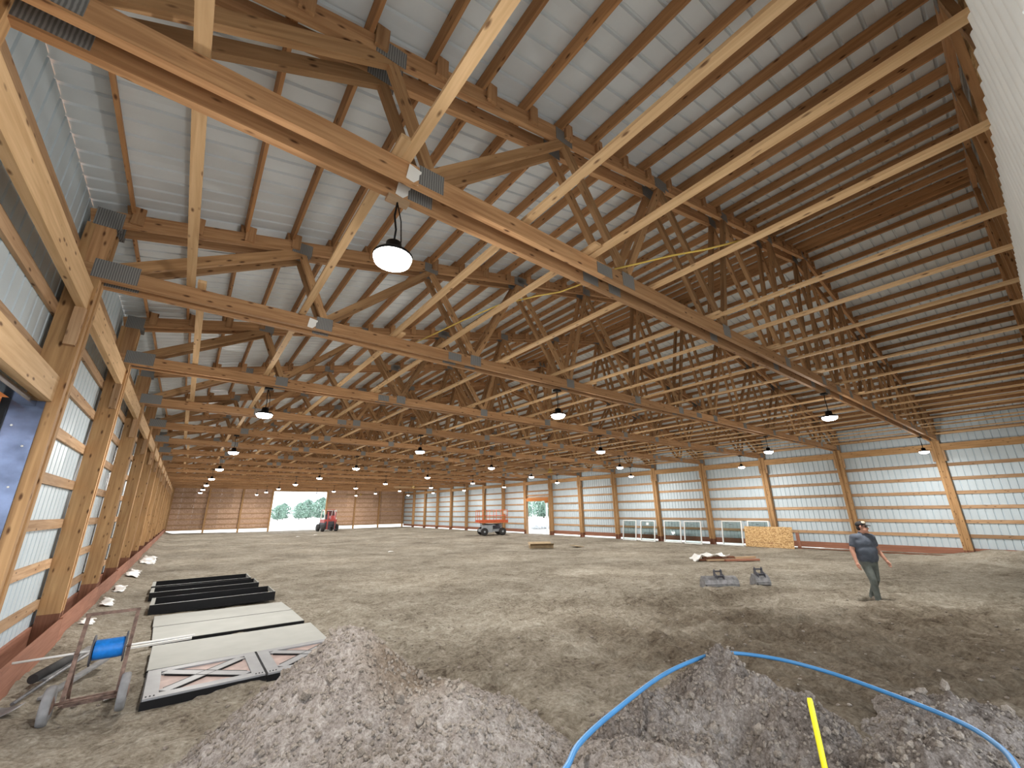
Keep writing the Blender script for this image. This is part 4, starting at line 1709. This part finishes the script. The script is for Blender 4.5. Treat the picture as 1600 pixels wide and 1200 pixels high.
lp('control_box', 'white_paint', lambda q: q.box((1.15, -0.60, 2.0), (0.25, 0.2, 0.28)))

# ================================================================== LIFT TRUCK AT THE FAR OPENING
zt = fz(15.4, 56)
tk = empty('boom_lift', (15.5, 56.3, zt), 0.1)
tag(tk, 'red wheeled machine standing at the right edge of the far opening', 'machine')


def tp(name, mat, fn):
    q = MB()
    fn(q)
    return q.build(name, mat, tk, True)


tp('chassis', 'machine_dark', lambda q: (q.box((0, 0, 0.75), (1.35, 2.0, 0.5)), q.box((0, -0.95, 0.95), (1.2, 0.25, 0.4))))
for sx in (-0.8, 0.8):
    for sy in (-0.8, 0.8):
        q = MB()
        q.lathe((sx, sy, 0.42), [(0.2, -0.15), (0.38, -0.15), (0.42, -0.09), (0.42, 0.09), (0.38, 0.15), (0.2, 0.15)], 18, 'X')
        q.build('wheel', 'rubber', tk, True)
tp('body', 'red_paint', lambda q: (q.box((0.1, 0.1, 1.18), (1.5, 1.5, 0.36)), q.box((0.55, 0.3, 1.55), (0.45, 0.9, 0.5))))
tp('seat', 'machine_dark', lambda q: (q.box((-0.1, 0.0, 1.42), (0.5, 0.5, 0.1)), q.box((-0.1, 0.25, 1.7), (0.5, 0.1, 0.5))))
for sx in (-0.62, 0.62):
    tp('cage_bar', 'white_paint', lambda q: q.tube(catmull([(sx, -0.6, 1.3), (sx, -0.5, 1.9), (sx, -0.3, 2.35), (sx, 0.1, 2.45), (sx, 0.5, 2.3), (sx, 0.65, 1.8), (sx, 0.7, 1.3)], 4), 0.05, 8))
    tp('mast_rail', 'red_paint', lambda q: q.box((sx * .7, -1.15, 1.25), (0.1, 0.12, 2.0)))
tp('cage_top', 'red_paint', lambda q: q.box((0, 0.1, 2.47), (1.3, 0.8, 0.05)))
for sx in (-0.35, 0.35):
    tp('fork', 'machine_dark', lambda q: (q.box((sx, -1.24, 0.55), (0.1, 0.05, 0.7)), q.box((sx, -1.75, 0.23), (0.1, 1.0, 0.05))))

# ================================================================== TREES AND RUBBLE OUTSIDE


def tree(x, y, h, r, label, seed):
    rs = random.Random(seed)
    t = empty('tree', (x, y, -0.35))
    tag(t, label, 'tree', 'trees outside')
    mb_ = MB()
    mb_.tube([(x, y, -0.4), (x + .1, y, h * .35), (x, y + .2, h * .75)], [h * .03, h * .022, h * .008], 7)
    for k in range(5):
        a = rs.random() * 6.28
        mb_.tube([(x, y, h * (.25 + .08 * k)), (x + math.cos(a) * r * .6, y + math.sin(a) * r * .6, h * (.45 + .09 * k))], [h * .012, h * .004], 5)
    mb_.build('trunk', 'bark', t)
    mb_ = MB()
    for k in range(2600):
        a = rs.random() * 6.28
        q = rs.random() ** .5
        zz = rs.random()
        prof_ = math.sin(math.pi * min(1, 0.12 + zz * 0.88)) ** .7
        rad = r * q * prof_ * (1 + .25 * math.sin(a * 3 + seed))
        c_ = Vector((x + math.cos(a) * rad, y + math.sin(a) * rad, h * (.02 + .98 * zz)))
        s_ = h * rs.uniform(.025, .055)
        R = Euler((rs.random() * 6, rs.random() * 6, rs.random() * 6)).to_matrix()
        mb_.add([c_ + R @ Vector(p) * s_ for p in ((-1, 0, 0), (0, -.6, .2), (1, 0, 0), (0, .6, .2))], [(0, 1, 2, 3)])
    mb_.build('foliage', 'leaf', t)


far = [(21, 150, 4.5), (26, 158, 4.5), (31, 180, 5.5), (35, 172, 5.5), (40, 184, 7.0), (43, 174, 7.5), (49, 180, 9.5), (52, 165, 9)]
for i, (x, y, h) in enumerate(far):
    tree(x, y, h, h * .5, 'green tree seen through the far opening, %s from the left' % ORD[i], 100 + i)
for i, (x, y, h) in enumerate(((78, 95, 6), (86, 95.5, 7), (96, 103.5, 8))):
    tree(x, y, h, h * .6, 'green tree seen through the right side doorway, %s from the left' % ORD[i], 200 + i)
for i in range(9):
    mb = MB()
    x, y = 37 + rng.random() * 4, 40 + rng.random() * 4
    s = 0.35 + rng.random() * .3
    mb.lathe((x, y, -0.4), [(s * .7, 0), (s, s * .3), (s * .7, s * .8), (s * .2, s)], 7)
    o = mb.build('rubble_stone', 'rubble')
    tag(o, 'grey lump in the rubble heap outside the right side doorway', 'stone', 'rubble heap outside')

# ================================================================== PERSON
MX, MY = 13.95, 3.82
mz = fz(MX, MY)
man = empty('person', (MX, MY, mz), 2.45)
tag(man, 'man in grey t-shirt, dark jeans and cap walking across the dirt', 'person')


def blob(name, parts, mat, parent, vox=0.011, smooth=4):
    bm = bmesh.new()
    for p0, p1, ra, rb in parts:
        p0, p1 = Vector(p0), Vector(p1)
        if isinstance(ra, tuple):          # ellipsoid at p0 with radii ra
            M = Matrix.Translation(p0) @ Euler(rb).to_matrix().to_4x4() @ Matrix.Diagonal((*ra, 1))
            bmesh.ops.create_uvsphere(bm, u_segments=16, v_segments=10, radius=1, matrix=M)
            continue
        M = frame_mtx(p0, p1)
        L = (p1 - p0).length
        n, rings = 14, []
        prof_ = []
        for k in range(5):
            a = math.pi / 2 * (1 - k / 4)
            prof_.append((-ra * math.sin(a) if k < 4 else 0, ra * math.cos(a) + 1e-4))
        for k in range(5):
            a = math.pi / 2 * k / 4
            prof_.append((L + rb * math.sin(a), rb * math.cos(a) + 1e-4))
        for (xx, rr_) in prof_:
            rings.append([bm.verts.new(M @ Vector((xx - L / 2, rr_ * math.cos(j * 2 * math.pi / n), rr_ * math.sin(j * 2 * math.pi / n)))) for j in range(n)])
        for a, b2 in zip(rings[:-1], rings[1:]):
            for j in range(n):
                bm.faces.new((a[j], a[(j + 1) % n], b2[(j + 1) % n], b2[j]))
        bm.faces.new(list(reversed(rings[0])))
        bm.faces.new(rings[-1])
    bmesh.ops.recalc_face_normals(bm, faces=bm.faces)
    me = bpy.data.meshes.new(name)
    bm.to_mesh(me)
    bm.free()
    me.materials.append(MATS[mat])
    o_ = bpy.data.objects.new(name, me)
    C.objects.link(o_)
    o_.parent = parent
    rm = o_.modifiers.new('remesh', 'REMESH')
    rm.mode = 'VOXEL'
    rm.voxel_size = vox
    rm.use_smooth_shade = True
    s_ = o_.modifiers.new('smooth', 'SMOOTH')
    s_.iterations = smooth
    s_.factor = 0.5
    return o_


# local frame: +Y forward, +X his right, Z up; head turned to his left
HD = Vector((-0.02, 0.03, 1.60))
body = []
body += [(HD + Vector((0, -0.005, 0.03)), HD, (0.078, 0.098, 0.105), (0, 0, 0.7)),
         (HD + Vector((-0.02, 0.03, -0.055)), HD, (0.06, 0.07, 0.07), (0, 0, 0.7)),
         ((0, -0.01, 1.42), HD + Vector((0, -0.01, -0.04)), 0.062, 0.056)]
fd = Vector((-math.sin(0.7), math.cos(0.7), 0))           # facing of the head
sd = Vector((fd.y, -fd.x, 0))
body += [(HD + fd * 0.092 + Vector((0, 0, 0.012)), HD + fd * 0.118 + Vector((0, 0, -0.022)), 0.011, 0.017),
         (HD + fd * 0.082 + Vector((0, 0, -0.098)), HD + fd * 0.085 + Vector((0, 0, -0.095)), 0.03, 0.03),
         (HD + fd * 0.094 - sd * 0.02 + Vector((0, 0, -0.06)), HD + fd * 0.094 + sd * 0.02 + Vector((0, 0, -0.06)), 0.011, 0.011)]
for s in (-1, 1):
    body += [(HD + sd * s * 0.083 + Vector((0, 0, 0.03)), HD + sd * s * 0.088 + Vector((0, 0, -0.015)), 0.017, 0.012)]
# torso core
body += [((0, 0, 1.36), (0, 0.0, 1.05), 0.085, 0.09), ((0, 0, 0.98), (0, 0, 0.9), 0.09, 0.09)]
# arms: right arm hangs a little away, left arm bent slightly back
RS, RE, RW = Vector((0.205, 0.0, 1.39)), Vector((0.285, -0.02, 1.11)), Vector((0.305, 0.06, 0.86))
LS, LE, LW = Vector((-0.205, 0.0, 1.39)), Vector((-0.30, -0.05, 1.13)), Vector((-0.35, 0.07, 0.90))
for a, e_, w_ in ((RS, RE, RW), (LS, LE, LW)):
    body += [((0, 0, 1.38), a, 0.07, 0.065), (a, e_, 0.06, 0.05), (e_, w_, 0.05, 0.031)]
    d = (w_ - e_).normalized()
    side_ = 1 if a.x > 0 else -1
    palm = w_ + d * 0.055
    body += [(w_, palm, 0.026, 0.034), (palm, palm + Vector((0, 0.012, 0)), (0.019, 0.042, 0.045), (0, 0, 0))]
    for i_, (off, ln) in enumerate(((0.032, 0.068), (0.011, 0.078), (-0.011, 0.073), (-0.031, 0.058))):
        k0 = palm + d * 0.035 + Vector((0, off, 0))
        k1 = k0 + d * ln * .55 + Vector((-side_ * 0.008, 0, 0))
        k2 = k1 + d * ln * .45 + Vector((-side_ * 0.02, 0, 0))
        body += [(k0, k1, 0.0105, 0.0095), (k1, k2, 0.0095, 0.008)]
    t0 = w_ + d * 0.025 + Vector((0, 0.028, 0))
    t1 = t0 + d * 0.035 + Vector((-side_ * 0.01, 0.03, 0))
    body += [(t0, t1, 0.014, 0.0115), (t1, t1 + d * 0.035 + Vector((0, 0.006, 0)), 0.0115, 0.009)]
blob('body', body, 'skin', man, 0.008, 3)

shirt = [((0, 0.012, 1.24), (0, 0, 0), (0.232, 0.14, 0.22), (0, 0, 0)), ((0, 0.02, 1.05), (0, 0, 0), (0.208, 0.15, 0.26), (0, 0, 0)), ((-0.14, 0, 1.37), (0.14, 0, 1.37), 0.105, 0.105), ((-0.12, 0.01, 1.25), (0.12, 0.01, 1.25), 0.128, 0.128),
         ((-0.10, 0.02, 1.10), (0.10, 0.02, 1.10), 0.135, 0.135), ((-0.095, 0.015, 0.97), (0.095, 0.015, 0.97), 0.13, 0.13),
         ((0, -0.01, 1.41), (0, -0.005, 1.47), 0.09, 0.068),
         ((-0.085, 0.01, 0.93), (0.085, 0.01, 0.93), 0.125, 0.125)]
for a, e_ in ((RS, RE), (LS, LE)):
    shirt += [((a.x * .6, 0, 1.385), a, 0.085, 0.078), (a, a + (e_ - a) * .62, 0.075, 0.07)]
blob('t_shirt', shirt, 'shirt_grey', man, 0.012, 26)

RH, RK, RA = Vector((0.09, 0.0, 0.90)), Vector((0.085, 0.12, 0.50)), Vector((0.05, 0.09, 0.10))
LH, LK, LA = Vector((-0.09, 0.0, 0.90)), Vector((-0.06, 0.02, 0.49)), Vector((-0.03, -0.17, 0.14))
jeans = [((-0.07, 0, 0.90), (0.07, 0, 0.90), 0.122, 0.122), ((-0.06, -0.02, 0.84), (0.06, -0.02, 0.84), 0.115, 0.115)]
for h_, k_, a_ in ((RH, RK, RA), (LH, LK, LA)):
    jeans += [(h_, k_, 0.105, 0.073), (k_, a_, 0.072, 0.056), (a_, a_ + Vector((0, 0, -0.02)), 0.058, 0.062)]
blob('jeans', jeans, 'jeans_grey', man, 0.012, 4)
# belt line
for a_, lift, nm in ((RA, 0.0, 'boot'), (LA, 0.06, 'boot')):
    c_ = Vector((a_.x, a_.y, 0))
    toe = Vector((0, 0.17, 0.045 + (0.0 if lift == 0 else -0.0)))
    hz = 0.05 + lift
    bt = [(a_ + Vector((0, 0, -0.01)), c_ + Vector((0, -0.02, hz)), 0.052, 0.046),
          (c_ + Vector((0, -0.02, hz)), c_ + toe + Vector((0, 0, 0)), 0.047, 0.043),
          (c_ + Vector((0, 0.08, 0.05 + lift * .5)), c_ + toe, 0.05, 0.044)]
    blob(nm, bt, 'boot_tan', man, 0.01, 3)
# cap, hair, sunglasses
cap = [(HD + Vector((0, -0.004, 0.07)) - fd * 0.012, HD, (0.088, 0.104, 0.075), (0.08, 0, 0.7))]
blob('cap', cap, 'cap_black', man, 0.009, 2)
blob('cap_front', [(HD + fd * 0.040 + Vector((0, 0, 0.098)), HD, (0.062, 0.055, 0.046), (0.2, 0, 0.7))], 'cap_tan', man, 0.009, 2)
blob('cap_brim', [(HD + fd * 0.115 + Vector((0, 0, 0.052)), HD, (0.072, 0.070, 0.010), (-0.12, 0, 0.7))], 'cap_black', man, 0.006, 2)
blob('hair', [(HD - fd * 0.045 + Vector((0, 0, 0.0)), HD, (0.078, 0.062, 0.075), (0, 0, 0.7))], 'hair_dark', man, 0.009, 2)
mb = MB()
for s in (-1, 1):
    mb.box(HD + fd * 0.098 + sd * s * 0.036 + Vector((0, 0, 0.022)), (0.060, 0.018, 0.036), (0, 0, 0.7 + s * -.15))
    mb.bar(HD + fd * 0.09 + sd * s * 0.066 + Vector((0, 0, 0.03)), HD - fd * 0.01 + sd * s * 0.086 + Vector((0, 0, 0.03)), 0.008, 0.012)
mb.box(HD + fd * 0.104 + Vector((0, 0, 0.03)), (0.03, 0.01, 0.01), (0, 0, 0.7))
mb.build('sunglasses', 'glass_dark', man, True)
